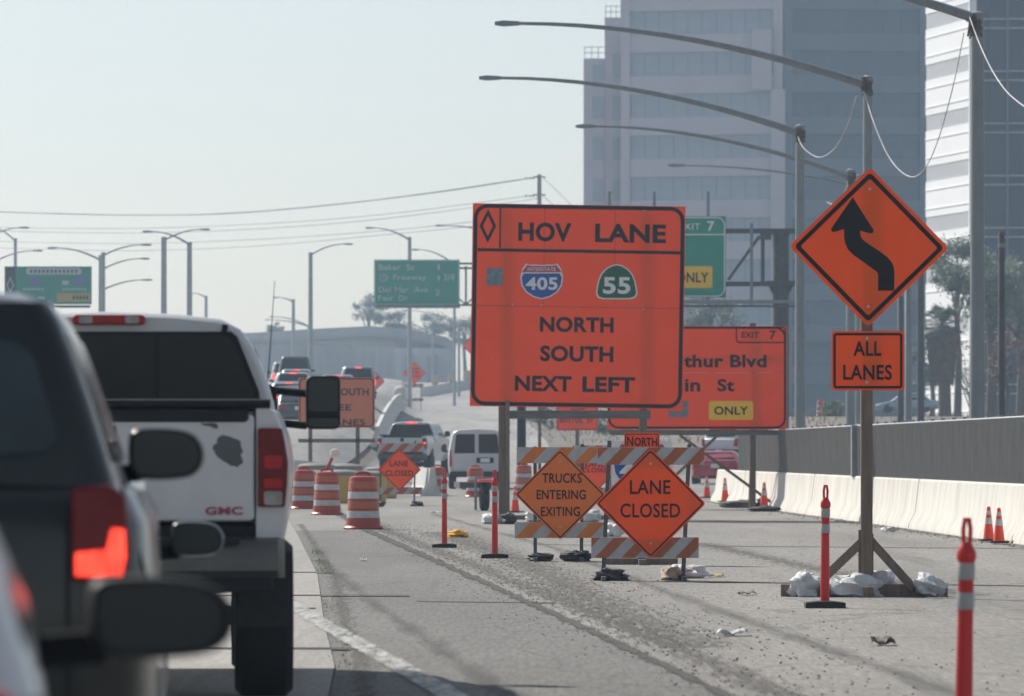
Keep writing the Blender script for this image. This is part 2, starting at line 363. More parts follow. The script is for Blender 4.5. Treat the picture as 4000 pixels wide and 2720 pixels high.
sheet('ground', EARTH, gx, YS + [760, 900, 1200, 1800, 3000, 5000], -0.05)
EDGE = [(0, -.6), (20, -.75), (35.3, -1.03), (40.4, -1.16), (49.3, -1.5), (69.7, -2.2), (101, -3.5), (150, -5.6), (200, -8)]
SEAM = [(0, 2.6), (20, 1.9), (36, 1.2), (50, .52), (79.6, -1.0), (107.6, -2.47), (150, -4.4)]
BARX = [(60, 8.9), (96, 8.0), (160, 6.43), (176, 6.05)]
YN = [y for y in YS if y <= 250]
def near_xs(y):
    l_ = interp(EDGE, y); r_ = max(interp(BARX, y) + .5, 9.7)
    xr = interp(X_RAIL, y); base = spread(max(l_, -5.4), r_, 12)
    return base
sheet('work_zone_asphalt', ASPH, near_xs, YN, 0.0)
ASPH2 = ground_mat('shoulder_asphalt', (.125, .122, .115), (.185, .18, .17), (.10, .097, .092), .85, .45)
sheet('shoulder_asphalt', ASPH2, lambda y: spread(interp(EDGE, y), interp(SEAM, y) + .05, 4), [y for y in YS if y <= 110], .003)
sheet('concrete_lane', CLANE, lambda y: spread(interp(EDGE, y) - 14, interp(EDGE, y) - .004, 6), [y for y in YS if y <= 150], 0.012)
def ramp_xs(y):
    xr = interp(X_RAIL, y); return [xr + q for q in (.3, .5, 1.0, 1.6, 3, 5, 6.5, 8.0)]
sheet('ramp_road', RAMP, ramp_xs, [y for y in YS if 240 <= y <= 680], 0.03)
def lroad_xs(y):
    xr = interp(X_RAIL, y); return [xr + q for q in (-14, -8, -4, -2.2, -1.6, -1.1, -.6, -.2)]
sheet('left_carriageway', RAMP, lroad_xs, [y for y in YS if 150 <= y <= 680], 0.03)

def worn(name, col, rough, lo, hi, scale, st):
    """paint or dirt with worn-through gaps"""
    m = bpy.data.materials.new(name); m.use_nodes = True; nt = m.node_tree; n = nt.nodes; l = nt.links
    b = n['Principled BSDF']; b.inputs['Base Color'].default_value = tuple(col) + (1,); b.inputs['Roughness'].default_value = rough
    tc = n.new('ShaderNodeTexCoord'); mp = n.new('ShaderNodeMapping'); mp.inputs['Scale'].default_value = st; l.new(tc.outputs['Object'], mp.inputs[0])
    z = n.new('ShaderNodeTexNoise'); z.inputs['Scale'].default_value = scale; z.inputs['Detail'].default_value = 6; z.inputs['Roughness'].default_value = .7
    l.new(mp.outputs[0], z.inputs['Vector'])
    at_ = n.new('ShaderNodeAttribute'); at_.attribute_name = 'fade'
    ad = n.new('ShaderNodeMath'); ad.operation = 'ADD'; l.new(z.outputs['Fac'], ad.inputs[0]); l.new(at_.outputs['Fac'], ad.inputs[1])
    r = n.new('ShaderNodeMapRange'); r.inputs[1].default_value = lo; r.inputs[2].default_value = hi; l.new(ad.outputs[0], r.inputs[0])
    l.new(r.outputs[0], b.inputs['Alpha'])
    return m
def ribbon(name, mat, line, w, off, ys, soft=True):
    """a strip along a ground line; `fade` runs from 0 on the axis to -1 on the rims"""
    mb = MB(); rows = []; fr = (-1, -.6, 0, .6, 1)
    for y in ys:
        x = interp(line, y); ww = w(y) if callable(w) else w
        rows.append([(x + ww * q / 2, y, zg(x, y) + off) for q in fr])
    mb.loft(rows, closed=False); o = mb.build(name, mat); o['kind'] = 'structure'
    a = o.data.attributes.new('fade', 'FLOAT', 'POINT')
    a.data.foreach_set('value', [(-.8 * abs(q) ** 1.5 if soft else (-.25 if abs(q) == 1 else 0)) for y in ys for q in fr])
    return o
PAINT = worn('lane_paint', (.50, .50, .48), .6, .26, .66, 9, (1, .08, 1))
STRIPE = [(20, .85), (35.3, -.37), (49.3, -1.5), (55, -1.945), (62, -2.5), (75, -3.5)]
ribbon('lane_line', PAINT, STRIPE, .22, .020, spread(20, 75, 60), False)
TAR = worn('seam_tar', (.045, .043, .04), .9, .22, .44, 9, (1, .08, 1))
ribbon('pavement_seam', TAR, SEAM, lambda y: .16 + .0032 * y, .008, spread(18, 150, 120))
SKID = worn('skid_dirt', (.09, .09, .088), .85, .25, .9, 3, (1, .06, 1))
ribbon('tyre_track', SKID, [(15, 1.5), (35, 0.0), (45, -.6), (58, -1.35), (80, -2.5)], .55, .008, spread(15, 80, 50))
ribbon('tyre_track', SKID, [(15, 3.3), (35, 2.6), (60, 1.6), (90, .6), (140, -1.8)], .7, .008, spread(15, 140, 60))
GRIME = worn('ground_grime', (.11, .104, .094), .95, .30, .66, 20, (1, .05, 1))
ribbon('dirt_patch', GRIME, [(44, 1.3), (60, .7), (80, .1), (108, -1.3)], lambda y: 1.9 + .012 * y, .004, spread(44, 108, 50))
ribbon('dirt_patch', GRIME, [(q, x + .35) for q, x in SEAM], lambda y: .9 + .006 * y, .0055, spread(22, 125, 70))
ribbon('dirt_patch', GRIME, [(60, 4.5), (75, 3.6), (95, 2.9)], 1.6, .004, spread(60, 95, 30))
ribbon('dirt_patch', GRIME, [(q, x - .55) for q, x in BARX], 1.0, .004, spread(60, 176, 50))
ribbon('dirt_patch', GRIME, [(q, x + .18) for q, x in EDGE], .5, .004, spread(15, 120, 50))
# thin dark lines across the pavement
CROSSLINE = worn('dark_line', (.03, .03, .03), .9, .0, .25, 3, (1, 1, 1))
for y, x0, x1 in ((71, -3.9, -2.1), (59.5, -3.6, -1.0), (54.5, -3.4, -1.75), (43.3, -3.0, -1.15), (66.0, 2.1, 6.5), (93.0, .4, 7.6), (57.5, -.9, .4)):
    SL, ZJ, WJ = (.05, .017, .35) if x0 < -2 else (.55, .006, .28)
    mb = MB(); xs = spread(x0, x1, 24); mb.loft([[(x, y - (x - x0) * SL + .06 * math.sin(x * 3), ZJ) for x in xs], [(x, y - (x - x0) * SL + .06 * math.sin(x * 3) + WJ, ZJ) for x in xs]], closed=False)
    o = mb.build('pavement_line', CROSSLINE); o['kind'] = 'structure'; a = o.data.attributes.new('fade', 'FLOAT', 'POINT')

# ------------------------------------------------------------------ loose stones, weeds (nobody could count them)
st = MB()
def stone(x, y, r):
    t = [Vector((rnd.uniform(.6, 1.2), 0, 0))]
    p = []
    for k in range(5):
        a = k * 1.2566 + rnd.uniform(-.3, .3); q = r * rnd.uniform(.7, 1.2); p.append((x + q * math.cos(a), y + q * math.sin(a), zg(x, y)))
    for k in range(4):
        a = k * 1.57 + rnd.uniform(-.3, .3); q = r * rnd.uniform(.4, .7); p.append((x + q * math.cos(a), y + q * math.sin(a), zg(x, y) + r * rnd.uniform(.5, .9)))
    st.add(p, [(0, 1, 6, 5), (1, 2, 7, 6), (2, 3, 7), (3, 4, 8, 7), (4, 0, 5, 8), (5, 6, 7, 8)])
for _ in range(2600):
    y = rnd.uniform(34, 120) ; x = interp(SEAM, y) + abs(rnd.gauss(0, .9)) * rnd.choice((1, 1, 1, -.25)); stone(x, y, rnd.uniform(.004, .013))
for _ in range(1200):
    y = rnd.uniform(30, 150); stone(rnd.uniform(interp(SEAM, y), interp(BARX, y) - .4), y, rnd.uniform(.003, .010))
for _ in range(500):
    y = rnd.uniform(75, 170); stone(interp(BARX, y) - .35 - abs(rnd.gauss(0, .35)), y, rnd.uniform(.006, .022))
tag(st.build('gravel', RUBBLE), 'loose dark stones scattered over the closed asphalt', 'gravel', kind='stuff')
wd = MB()
def blade(mb, x, y, z, h, w, lean):
    a = rnd.uniform(0, 6.28); dx, dy = math.cos(a), math.sin(a)
    mb.add([(x - dy * w, y + dx * w, z), (x + dy * w, y - dx * w, z), (x + dx * lean * h, y + dy * lean * h, z + h)], [(0, 1, 2)])
for y0, off, n_ in ((41, .05, 90), (56, .06, 60), (72, .10, 160), (78, .12, 160), (86, .15, 160), (48, .07, 60)):
    for _ in range(n_):
        y = y0 + rnd.gauss(0, 1.6); blade(wd, interp(EDGE, y) + off + rnd.gauss(0, .05), y, 0, rnd.uniform(.01, .035), .004, rnd.uniform(.2, .9))
for y0 in (45, 39.5):
    for _ in range(60):
        y = y0 + rnd.gauss(0, .8); blade(wd, interp(SEAM, y) + rnd.gauss(0, .06), y, 0, rnd.uniform(.008, .02), .004, rnd.uniform(.2, .9))
tag(wd.build('weeds', LEAFB), 'small yellow green weeds along the pavement edges', 'weeds', kind='stuff')

# ------------------------------------------------------------------ barrier with screen fence on the right
bw = thing('concrete_barrier', 'long sunlit cream concrete barrier along the right side', 'barrier', (0, 0, 0))
ys_b = spread(58, 178, 31)
prof = [(-.30, 0), (-.28, .10), (-.17, .30), (-.10, .88), (-.07, .91), (.07, .91), (.10, .88), (.17, .30), (.28, .10), (.30, 0)]
mb = MB(); mb.loft([[(interp(BARX, y) + x, y, z) for x, z in prof] for y in ys_b])
mb.build('barrier_wall', CONC, bw, smooth=30)
JT = M('barrier_joint', (.36, .34, .30), .9)
for y in (88, 113, 139, 164):
    x = interp(BARX, y); MB().prism([(x - .302, .02), (x + .1, .02), (x + .1, .905), (x - .102, .905), (x - .172, .30), (x - .283, .10)], y - .06, y + .06).build('joint', JT, bw)
sf = thing('screen_fence', 'grey corrugated screen fence standing on top of the concrete barrier', 'fence', (0, 0, 0))
def corr(L, h, n=14, d=.035):
    mb = MB(); pts = []
    for i in range(n):
        y = L * i / n; q = L / n
        pts += [(0, y), (0, y + q * .3), (-d, y + q * .5), (-d, y + q * .8)]
    pts.append((0, L))
    mb.loft([[(x, y, 0) for x, y in pts], [(x, y, h) for x, y in pts]], closed=False)
    return mb.mesh('screen_panel', SCREEN)
PANEL = corr(1.98, 1.02)
POSTM = MB().box((0, 0, .55), (.07, .09, 1.12)).mesh('fence_post', GALV)
y = 90.0; k = 0
while y < 168:
    x0, x1 = interp(BARX, y), interp(BARX, y + 2)
    put('screen_panel', PANEL, sf, (x0 - .02, y, .915 + (0.004 if k % 2 else 0)), (0, 0, math.atan2(x0 - x1, 2)))
    put('fence_post', POSTM, sf, (x0 + .06, y, .90))
    y += 2.0; k += 1
# gap strip that shows darker
put('fence_post', POSTM, sf, (interp(BARX, 128) - .09, 128.0, .90), scale=(1.6, 5, .96))
tr = MB()
for i in range(40):
    yy = 90 + 2 * i
    x = interp(BARX, yy); 
tr.tube([(interp(BARX, yy) - .01, yy, 1.955) for yy in (90, 110, 130, 150, 168)], .022, 6)
tr.build('top_rail', ALU, sf, smooth=40)
# open wire section nearest the camera
wire = MB()
for yy in spread(62, 89, 12): wire.box((interp(BARX, yy) + .02, yy, 1.42), (.05, .05, 1.02))
for z in (1.0, 1.35, 1.7, 1.92): wire.tube([(interp(BARX, yy) + .02, yy, z) for yy in spread(62, 89, 6)], .012, 5)
wire.build('wire_section', GALV, sf)

# ------------------------------------------------------------------ sign helpers
class Sign:
    """a flat sign facing the camera; local x,z measured from its centre, plate front at y = -t"""
    def __init__(s, root, cx, cy, s_, loc, t=.02):
        s.r = root; s.cx = cx; s.cy = cy; s.s = s_; s.t = t; s.loc = Vector(loc)
    def L(s, px, py): return ((px - s.cx) / s.s, (s.cy - py) / s.s)
    def plate(s, poly, mat, name='sign_panel', y0=None, y1=0.0, parent=None):
        return MB().prism(poly, -s.t if y0 is None else y0, y1).build(name, mat, parent or s.r, loc=(0, 0, 0) if parent else s.loc)
    def rect(s, px0, px1, py0, py1, rad, mat, name, parent, d=.004, base=None):
        x0, z1 = s.L(px0, py0); x1, z0 = s.L(px1, py1); b = -s.t if base is None else base
        poly = rrect(x0, x1, z0, z1, rad) if rad else [(x0, z0), (x1, z0), (x1, z1), (x0, z1)]
        return MB().prism(poly, b - d, b + .001).build(name, mat, parent)
    def outline(s, px0, px1, py0, py1, rad, w, mat, parent, name='border', d=.005):
        x0, z1 = s.L(px0, py0); x1, z0 = s.L(px1, py1)
        return MB().ring(rrect(x0, x1, z0, z1, rad), rrect(x0 + w, x1 - w, z0 + w, z1 - w, max(.005, rad - w)), -s.t - d, -s.t + .001).build(name, mat, parent)
    def txt(s, string, px0, px1, py0, py1, mat, parent, bold=.02, base=None):
        x0, z1 = s.L(px0, py0); x1, z0 = s.L(px1, py1)
        me = text_mesh(string, x1 - x0, z1 - z0, mat, bold)
        return put('lettering', me, parent, ((x0 + x1) / 2, (-s.t if base is None else base) - .007, (z0 + z1) / 2))

def shield_poly(w, h):                                    # interstate outline
    r = [(.0, .5), (.0, .455), (.14, .47), (.27, .46), (.36, .5), (.45, .36), (.5, .12), (.47, -.12), (.36, -.31), (.19, -.44), (0, -.5)][1:]
    right = [(x * w, z * h) for x, z in r]
    left = [(-x, z) for x, z in reversed(right[1:-1])]
    return list(reversed(right + left))
def spade_poly(w, h):
    r = [(0, .5), (.12, .47), (.27, .37), (.38, .22), (.45, .03), (.49, -.22), (.5, -.36), (.45, -.46), (.33, -.5), (0, -.5)]
    right = [(x * w, z * h) for x, z in r]; left = [(-x, z) for x, z in reversed(right[1:-1])]
    return list(reversed(right + left))

# ------------------------------------------------------------------ big HOV LANE sign
S1 = 187.0
g = at(2256, 2030, S1)
hov = thing('construction_sign', 'huge orange HOV LANE sign with 405 and 55 shields, NEXT LEFT, on wooden posts', 'sign', (g.x, g.y, 0))
H = Sign(hov, 2256, 1197, S1, (0, 0, EYE + (1768 - 1197) / S1))
roll = R(0.9)
ROLL = (0, roll, 0)
def hovp(px0, px1, py0, py1, mat, name):
    x0, z1 = H.L(px0, py0); x1, z0 = H.L(px1, py1)
    o = MB().prism([(x0, z0), (x1, z0), (x1, z1), (x0, z1)], -.02, 0).build(name, mat, hov, loc=H.loc, rot=ROLL); return o
up = hovp(1841, 2672, 801, 1199, ORANGE, 'sign_panel')
lo = hovp(1841, 2672, 1199.5, 1593, ORANGE, 'sign_panel')
JOINTM = M('panel_joint', (.35, .06, .04), .7, .3, 4)
H.rect(1862, 2655, 1199, 1201, 0, JOINTM, 'panel_joint', lo, .003)
for jx in (2121, 2398): H.rect(jx, jx + 1.6, 818, 1190, 0, JOINTM, 'panel_joint', up, .002)
H.outline(1845, 2669, 803, 1590, 54 / S1, 15 / S1, BLACK, up)
H.rect(1862, 2655, 976, 988, 0, BLACK, 'divider_line', up)
H.rect(1946, 1952, 816, 974, 0, BLACK, 'divider_line', up)
x, z = H.L(1901, 889)
MB().ring([(x + a * 33 / S1, z + b * 66 / S1) for a, b in ((0, -1), (1, 0), (0, 1), (-1, 0))], [(x + a * 19 / S1, z + b * 40 / S1) for a, b in ((0, -1), (1, 0), (0, 1), (-1, 0))], -.026, -.019).build('diamond_symbol', BLACK, up)
H.txt('HOV', 2020, 2228, 872, 946, BLACK, up, .035); H.txt('LANE', 2320, 2597, 873, 945, BLACK, up, .035)
H.rect(1899, 1962, 1053, 1121, .01, PATCH, 'cover_patch', up, .01)
def shield(sg, root, px, py, w, h, tx, kind, parent=None, base=-.02):
    x, z = sg.L(px, py)
    sh = bpy.data.objects.new('route_shield', MB().prism(shield_poly(w, h) if kind == 'i' else spade_poly(w, h), -.006, 0).mesh('route_shield', SWHITE)); COL.objects.link(sh)
    sh.parent = root; sh.location = (x, base - .001, z) if parent else (sg.loc.x + x, sg.loc.y + base - .001, sg.loc.z + z)
    if kind == 'i':
        k = .93; P = [(a * k, b * k) for a, b in shield_poly(w, h)]
        cut = .22 * h
        lowr = [(a, min(b, cut)) for a, b in P]; upr = [(a, max(b, cut + .035 * h)) for a, b in P]
        MB().prism(lowr, -.009, -.005).build('shield_field', SBLUE, sh); MB().prism(upr, -.009, -.005).build('shield_field', SRED, sh)
        put('lettering', text_mesh('INTERSTATE', w * .66, h * .10, SWHITE, .01), sh, (0, -.012, .34 * h))
        put('lettering', text_mesh(tx, w * .74, h * .36, SWHITE, .03), sh, (0, -.012, -.06 * h))
    else:
        MB().prism([(a * .93, b * .93) for a, b in spade_poly(w, h)], -.009, -.005).build('shield_field', DGREEN, sh)
        put('lettering', text_mesh(tx, w * .66, h * .48, SWHITE, .03), sh, (0, -.012, -.11 * h))
    return sh
shield(H, hov, 2116, 1100, 168 / S1, 140 / S1, '405', 'i'); shield(H, hov, 2409, 1101, 162 / S1, 137 / S1, '55', 's')
H.txt('NORTH', 2110, 2398, 1239, 1299, BLACK, lo, .035); H.txt('SOUTH', 2113, 2399, 1352, 1414, BLACK, lo, .035)
H.txt('NEXT', 2016, 2237, 1471, 1531, BLACK, lo, .035); H.txt('LEFT', 2280, 2485, 1471, 1531, BLACK, lo, .035)
BOLT = MB().lathe([(.02, -.006), (.02, 0)], 8).mesh('bolt', ALU)
for px, py in ((2002, 1195), (2512, 1203), (2010, 815), (2512, 820), (2510, 1585), (2115, 1194)):
    x, z = H.L(px, py); put('bolt', BOLT, up, (x, -.022, z), (R(90), 0, 0))
# back battens and posts
def zpx(py, s): return EYE - (py - 1768) / s
def post(root, x, y, z0, z1, w, d, mat=WOOD, name='post'): return MB().box((x, y, (z0 + z1) / 2), (w, d, z1 - z0)).build(name, mat, root, bevel=.006)
for px in (1962, 2512):
    x = (px - 2256) / S1; post(hov, x, .12, 0, 6.5, .16, .14)
post(hov, (1983 - 2256) / S1, -.06, 0.02, zpx(1565, S1), .085, .05)
MB().box((0, .06, zpx(1620, S1)), (3.05, .09, .17)).build('beam', WOODG, hov, bevel=.006)
for px in (1962, 2512):
    x = (px - 2256) / S1
    MB().beam((x, .2, 2.2), (x, 2.1, .08), .09, .05).build('brace', WOOD, hov)
    MB().box((x, .9, .06), (.12, 3.0, .1)).build('skid', WOOD, hov)
MB().box((0.1, -.62, .05), (3.4, .12, .09)).build('skid', WOODG, hov)

# ------------------------------------------------------------------ MacArthur exit sign
S2 = 158.0
g = at(2723, 1990, S2)
mac = thing('construction_sign', 'wide orange exit sign with black street names and yellow ONLY plate on timber posts', 'sign', (g.x, g.y, 0))
A = Sign(mac, 2723, 1476, S2, (0, 0, zpx(1476, S2)))
a1 = A.plate([A.L(2372, 1678), A.L(3073, 1678), A.L(3073, 1457), A.L(2372, 1457)], ORANGE)
a2 = A.plate([A.L(2372, 1456), A.L(3073, 1456), A.L(3073, 1275), A.L(2372, 1275)], ORANGE)
A.outline(2375, 3070, 1277, 1675, 40 / S2, 8 / S2, BLACK, a1)
A.outline(2874, 3070, 1277, 1341, 14 / S2, 5 / S2, BLACK, a1)
A.txt('EXIT', 2897, 2964, 1297, 1320, BLACK, a2, .02); A.txt('7', 3007, 3030, 1292, 1326, BLACK, a2, .02)
A.txt('MacAr', 2478, 2662, 1384, 1435, BLACK, a2, .03); A.txt('thur Blvd', 2671, 2994, 1386, 1436, BLACK, a2, .03)
A.txt('Ma', 2590, 2668, 1484, 1530, BLACK, a1, .03); A.txt('in', 2675, 2735, 1481, 1530, BLACK, a1, .03); A.txt('St', 2802, 2869, 1481, 1530, BLACK, a1, .03)
oy = A.rect(2769, 2942, 1567, 1641, 10 / S2, SYELLOW, 'only_plate', mac, .006)
oy.location = A.loc
A.txt('ONLY', 2790, 2922, 1588, 1621, BLACK, oy, .02, -.026)
x0, z1 = A.L(2611, 1566); x1, z0 = A.L(2688, 1631)
MB().prism([(x0, z0), (x1, z0), (x1, z1), (x1 - .15, z1), (x1 - .15, z0 + .16), (x0, z0 + .16)], -.026, -.019).build('faded_arrow', GREYP, a1)
for px in (2500, 2941): post(mac, (px - 2723) / S2, .1, 0, zpx(1262, S2), .15, .13)
MB().box((0, .05, zpx(1690, S2)), (4.3, .09, .13)).build('beam', WOODG, mac)
MB().box((0, .05, zpx(1400, S2)), (4.2, .06, .12)).build('beam', WOODG, mac)
q = lambda px, py: ((px - 2723) / S2, .02, zpx(py, S2))
MB().beam(q(2655, 1700), q(3050, 1990), .07, .04).build('brace', WOOD, mac)
MB().beam(q(2805, 1700), q(2500, 1990), .07, .04).build('brace', WOOD, mac)
for px in (2500, 2941): MB().beam(((px - 2723) / S2, .2, 1.8), ((px - 2723) / S2, 1.9, .05), .09, .05).build('brace', WOOD, mac)

# ------------------------------------------------------------------ winding road diamond with ALL LANES plaque
S3 = 402.0
g = at(3385, 2330, S3)
wr = thing('construction_sign', 'orange diamond sign with black winding arrow above an ALL LANES plaque', 'sign', (g.x, g.y, 0))
W = Sign(wr, 3393, 967, S3, ((3393 - 3385) / S3, -.07, zpx(967, S3)), .006)
dm = W.plate(diamond(312 / S3, .05), ORANGE2); dm.rotation_euler = (0, R(.7), 0)
h1 = 292 / S3
MB().ring(diamond(h1, .036), diamond(h1 - 24 / S3, .02), -.009, -.005).build('border', BLACK, dm)
# arrow outline measured on the photograph (pixels)
def arc(cx, cy, r, a0, a1, n=8): return [(cx + r * math.cos(R(a0 + (a1 - a0) * i / n)), cy + r * math.sin(R(a0 + (a1 - a0) * i / n))) for i in range(n + 1)]
arrow = [(3327, 773), (3409, 899), (3408, 910), (3398, 914), (3357, 903), (3358, 922), (3366, 936), (3380, 948), (3430, 980), (3462, 1003), (3480, 1022), (3490, 1042), (3493, 1062), (3493, 1136), (3430, 1136), (3430, 1072), (3424, 1062), (3330, 996), (3310, 976), (3299, 950), (3295, 925), (3295, 897), (3256, 910), (3245, 906), (3244, 897)]
AP = [W.L(*p) for p in arrow]
MB().prism(list(reversed(AP)), -.009, -.005).build('arrow_symbol', BLACK, dm)
for py in (740, 970, 1199):
    x, z = W.L(3393, py); put('bolt', BOLT, dm, (x, -.007, z), (R(90), 0, 0), (.7, .7, .7))
pl = W.plate(rrect(*[W.L(3246, 1526)[0], W.L(3531, 1526)[0], W.L(3246, 1526)[1], W.L(3246, 1294)[1]], .03), ORANGE2)
W.outline(3254, 3523, 1302, 1518, .03, 9 / S3, BLACK, pl, d=.003)
W.txt('ALL', 3332, 3441, 1334, 1391, BLACK, pl, .02); W.txt('LANES', 3292, 3482, 1426, 1485, BLACK, pl, .02)
for py in (1322, 1494):
    x, z = W.L(3385, py); put('bolt', BOLT, pl, (x, -.007, z), (R(90), 0, 0), (.7, .7, .7))
post(wr, 0, 0, .02, zpx(700, S3), .112, .1)
post(wr, (3362 - 3385) / S3, .02, .05, zpx(2070, S3), .045, .08)
post(wr, (3404 - 3385) / S3, .1, .05, zpx(2085, S3), .05, .05)
def q3(px, py, y=0): return ((px - 3385) / S3, y, zpx(py, S3))
MB().beam(q3(3372, 2112), q3(3215, 2262), .085, .045).build('brace', WOOD, wr)
MB().beam(q3(3398, 2110), q3(3568, 2300, -.08), .085, .045).build('brace', WOOD, wr)
MB().beam((0.02, .05, .62), (.05, .9, .06), .08, .045).build('brace', WOOD, wr)
MB().box((q3(3375, 0)[0], -.02, .06), (1.62, .09, .12)).build('skid', WOOD, wr, bevel=.004)
MB().box((0, .35, .05), (.09, 1.5, .1)).build('skid', WOOD, wr, bevel=.004)

# ------------------------------------------------------------------ barricades with diamond signs
def barricade(name, label, s, xl, xr, legs, rails, dia, texts, dmat, base_y, rmat_o=RAILO, shift=0.0, group='striped barricades with diamond signs', top=None):
    cx = (xl + xr) / 2; g = at(cx, base_y, s); z0 = zg(g.x, g.y)
    root = thing(name, label, 'barricade', (g.x, g.y, z0), 0, group)
    lz = lambda py: EYE - (py - 1768) / s - z0
    lx = lambda px: (px - cx) / s
    for (px0, px1, pt) in legs:
        MB().beam((lx(px0), .0, lz(pt)), (lx(px1), 0, .03), .045, .045).build('leg', DSTEEL, root)
        MB().box((lx(px1), 0, .025), (.05, 1.1, .05)).build('foot', DSTEEL, root)
    for (ra, rb, y0, y1, n, ph) in rails:
        w = (rb - ra) / s; h = (y1 - y0) / s
        rl = MB().box((0, 0, 0), (w, .03, h)).build('rail', RAILW, root, loc=(lx((ra + rb) / 2), -.04, lz((y0 + y1) / 2)), bevel=.003)
        p = w / n; sl = h * .95
        for k in range(-1, n + 1):
            xa = -w / 2 + (k + ph) * p; xb = xa + p * .5
            poly = [(xa, -h / 2), (xb, -h / 2), (xb + sl, h / 2), (xa + sl, h / 2)]
            # clip to the rail
            def clip(P, lim, sgn):
                o = []
                for i in range(len(P)):
                    a, b = P[i], P[(i + 1) % len(P)]; ia, ib = sgn * (a[0] - lim) <= 0, sgn * (b[0] - lim) <= 0
                    if ia: o.append(a)
                    if ia != ib:
                        t = (lim - a[0]) / (b[0] - a[0]); o.append((lim, a[1] + t * (b[1] - a[1])))
                return o
            poly = clip(clip(poly, w / 2 - .001, 1), -w / 2 + .001, -1) if poly else []
            if len(poly) >= 3: MB().prism([(a, b * .985) for a, b in poly], -.0175, -.0145).build('stripe', rmat_o, rl)
    (dx, dy, hd) = dia
    sg = Sign(root, dx, dy, s, (lx(dx), -.07, lz(dy)), .006)
    d_ = sg.plate(diamond(hd / s, .035), dmat)
    MB().ring(diamond(hd / s - .022, .028), diamond(hd / s - .044, .015), -.009, -.005).build('border', BLACK, d_)
    for (t, a, b, c, d) in texts: sg.txt(t, a, b, c, d, BLACK, d_, .012)
    for py in (dy - hd * .72, dy + hd * .72):
        x, z = sg.L(dx, py); put('bolt', BOLT, d_, (x, -.007, z), (R(90), 0, 0), (.7, .7, .7))
    return root
barricade('barricade', 'orange LANE CLOSED diamond on nearest striped barricade, right of TRUCKS sign', 357, 2318, 2745,
          [(2381, 2356, 1722), (2693, 2668, 1735)], [(2333, 2751, 1748, 1816, 4, .30), (2309, 2729, 2099, 2180, 4, .12)],
          (2541, 1967, 216), [('LANE', 2460, 2618, 1876, 1930), ('CLOSED', 2423, 2656, 1967, 2022)], ORANGE2, 2268)
barricade('barricade', 'amber TRUCKS ENTERING EXITING diamond on striped barricade behind a red post', 303, 2012, 2360,
          [(2090, 2091, 1745), (2275, 2271, 1735)], [(2018, 2345, 1747, 1810, 3, .05), (2010, 2362, 2040, 2102, 3, .02)],
          (2188, 1932, 178), [('TRUCKS', 2118, 2272, 1849, 1887), ('ENTERING', 2096, 2288, 1914, 1951), ('EXITING', 2113, 2265, 1980, 2017)], AMBER, 2192, rmat_o=M('barricade_amber', (0.66, 0.19, 0.03), .5, .12, 5, dirt=(.3, .12, .05), dirt_amt=.4))
barricade('barricade', 'faded LANE CLOSED diamond on barricade beyond the orange drums, before white pickup', 148, 1475, 1660,
          [(1486, 1486, 1715), (1622, 1618, 1722)], [(1479, 1656, 1732, 1766, 3, .05), (1484, 1650, 1904, 1932, 3, .1)],
          (1560, 1835, 85), [('LANE', 1522, 1594, 1800, 1822), ('CLOSED', 1506, 1614, 1838, 1860)], ORANGE2, 1975)
barricade('barricade', 'mostly hidden CLOSED diamond on barricade glimpsed between the TRUCKS and LANE CLOSED signs', 150, 2235, 2415,
          [(2262, 2262, 1740), (2385, 2385, 1740)], [(2236, 2414, 1740, 1772, 3, .05), (2236, 2414, 1905, 1935, 3, .1)],
          (2325, 1840, 86), [('LANE', 2287, 2362, 1803, 1824), ('CLOSED', 2275, 2378, 1828, 1846)], ORANGE2, 1978)
barricade('barricade', 'distant orange diamond sign on barricade halfway up the ramp', 53, 1580, 1656,
          [(1592, 1592, 1498), (1644, 1644, 1498)], [(1582, 1654, 1500, 1514, 3, .05), (1582, 1654, 1556, 1568, 3, .1)],
          (1618, 1459, 45), [('ROAD', 1598, 1638, 1436, 1446), ('WORK', 1596, 1640, 1451, 1461), ('AHEAD', 1594, 1642, 1466, 1476)], ORANGE2, 1597)
# other diamonds on plain posts
def diamond_sign(label, px, py, hd, s, mat):
    g = at(px, py, s); z0 = zg(g.x, g.y)
    root = thing('diamond_sign', label, 'sign', (g.x, g.y, z0), 0, 'far orange diamond signs')
    sg = Sign(root, px, py, s, (0, -.05, g.z - z0), .008)
    d_ = sg.plate(diamond(hd / s, .06), mat); MB().ring(diamond(hd / s - .04, .05), diamond(hd / s - .08, .03), -.012, -.007).build('border', BLACK, d_)
    post(root, 0, 0, 0, g.z - z0 + .2, .1, .1)
diamond_sign('pinkish orange diamond sign peeking out at the right edge of the SOUTH sign', 1462, 1490, 42, 50, ORANGE)
diamond_sign('orange diamond sign half hidden behind the left edge of the HOV LANE sign', 1848, 1350, 44, 45, ORANGE)

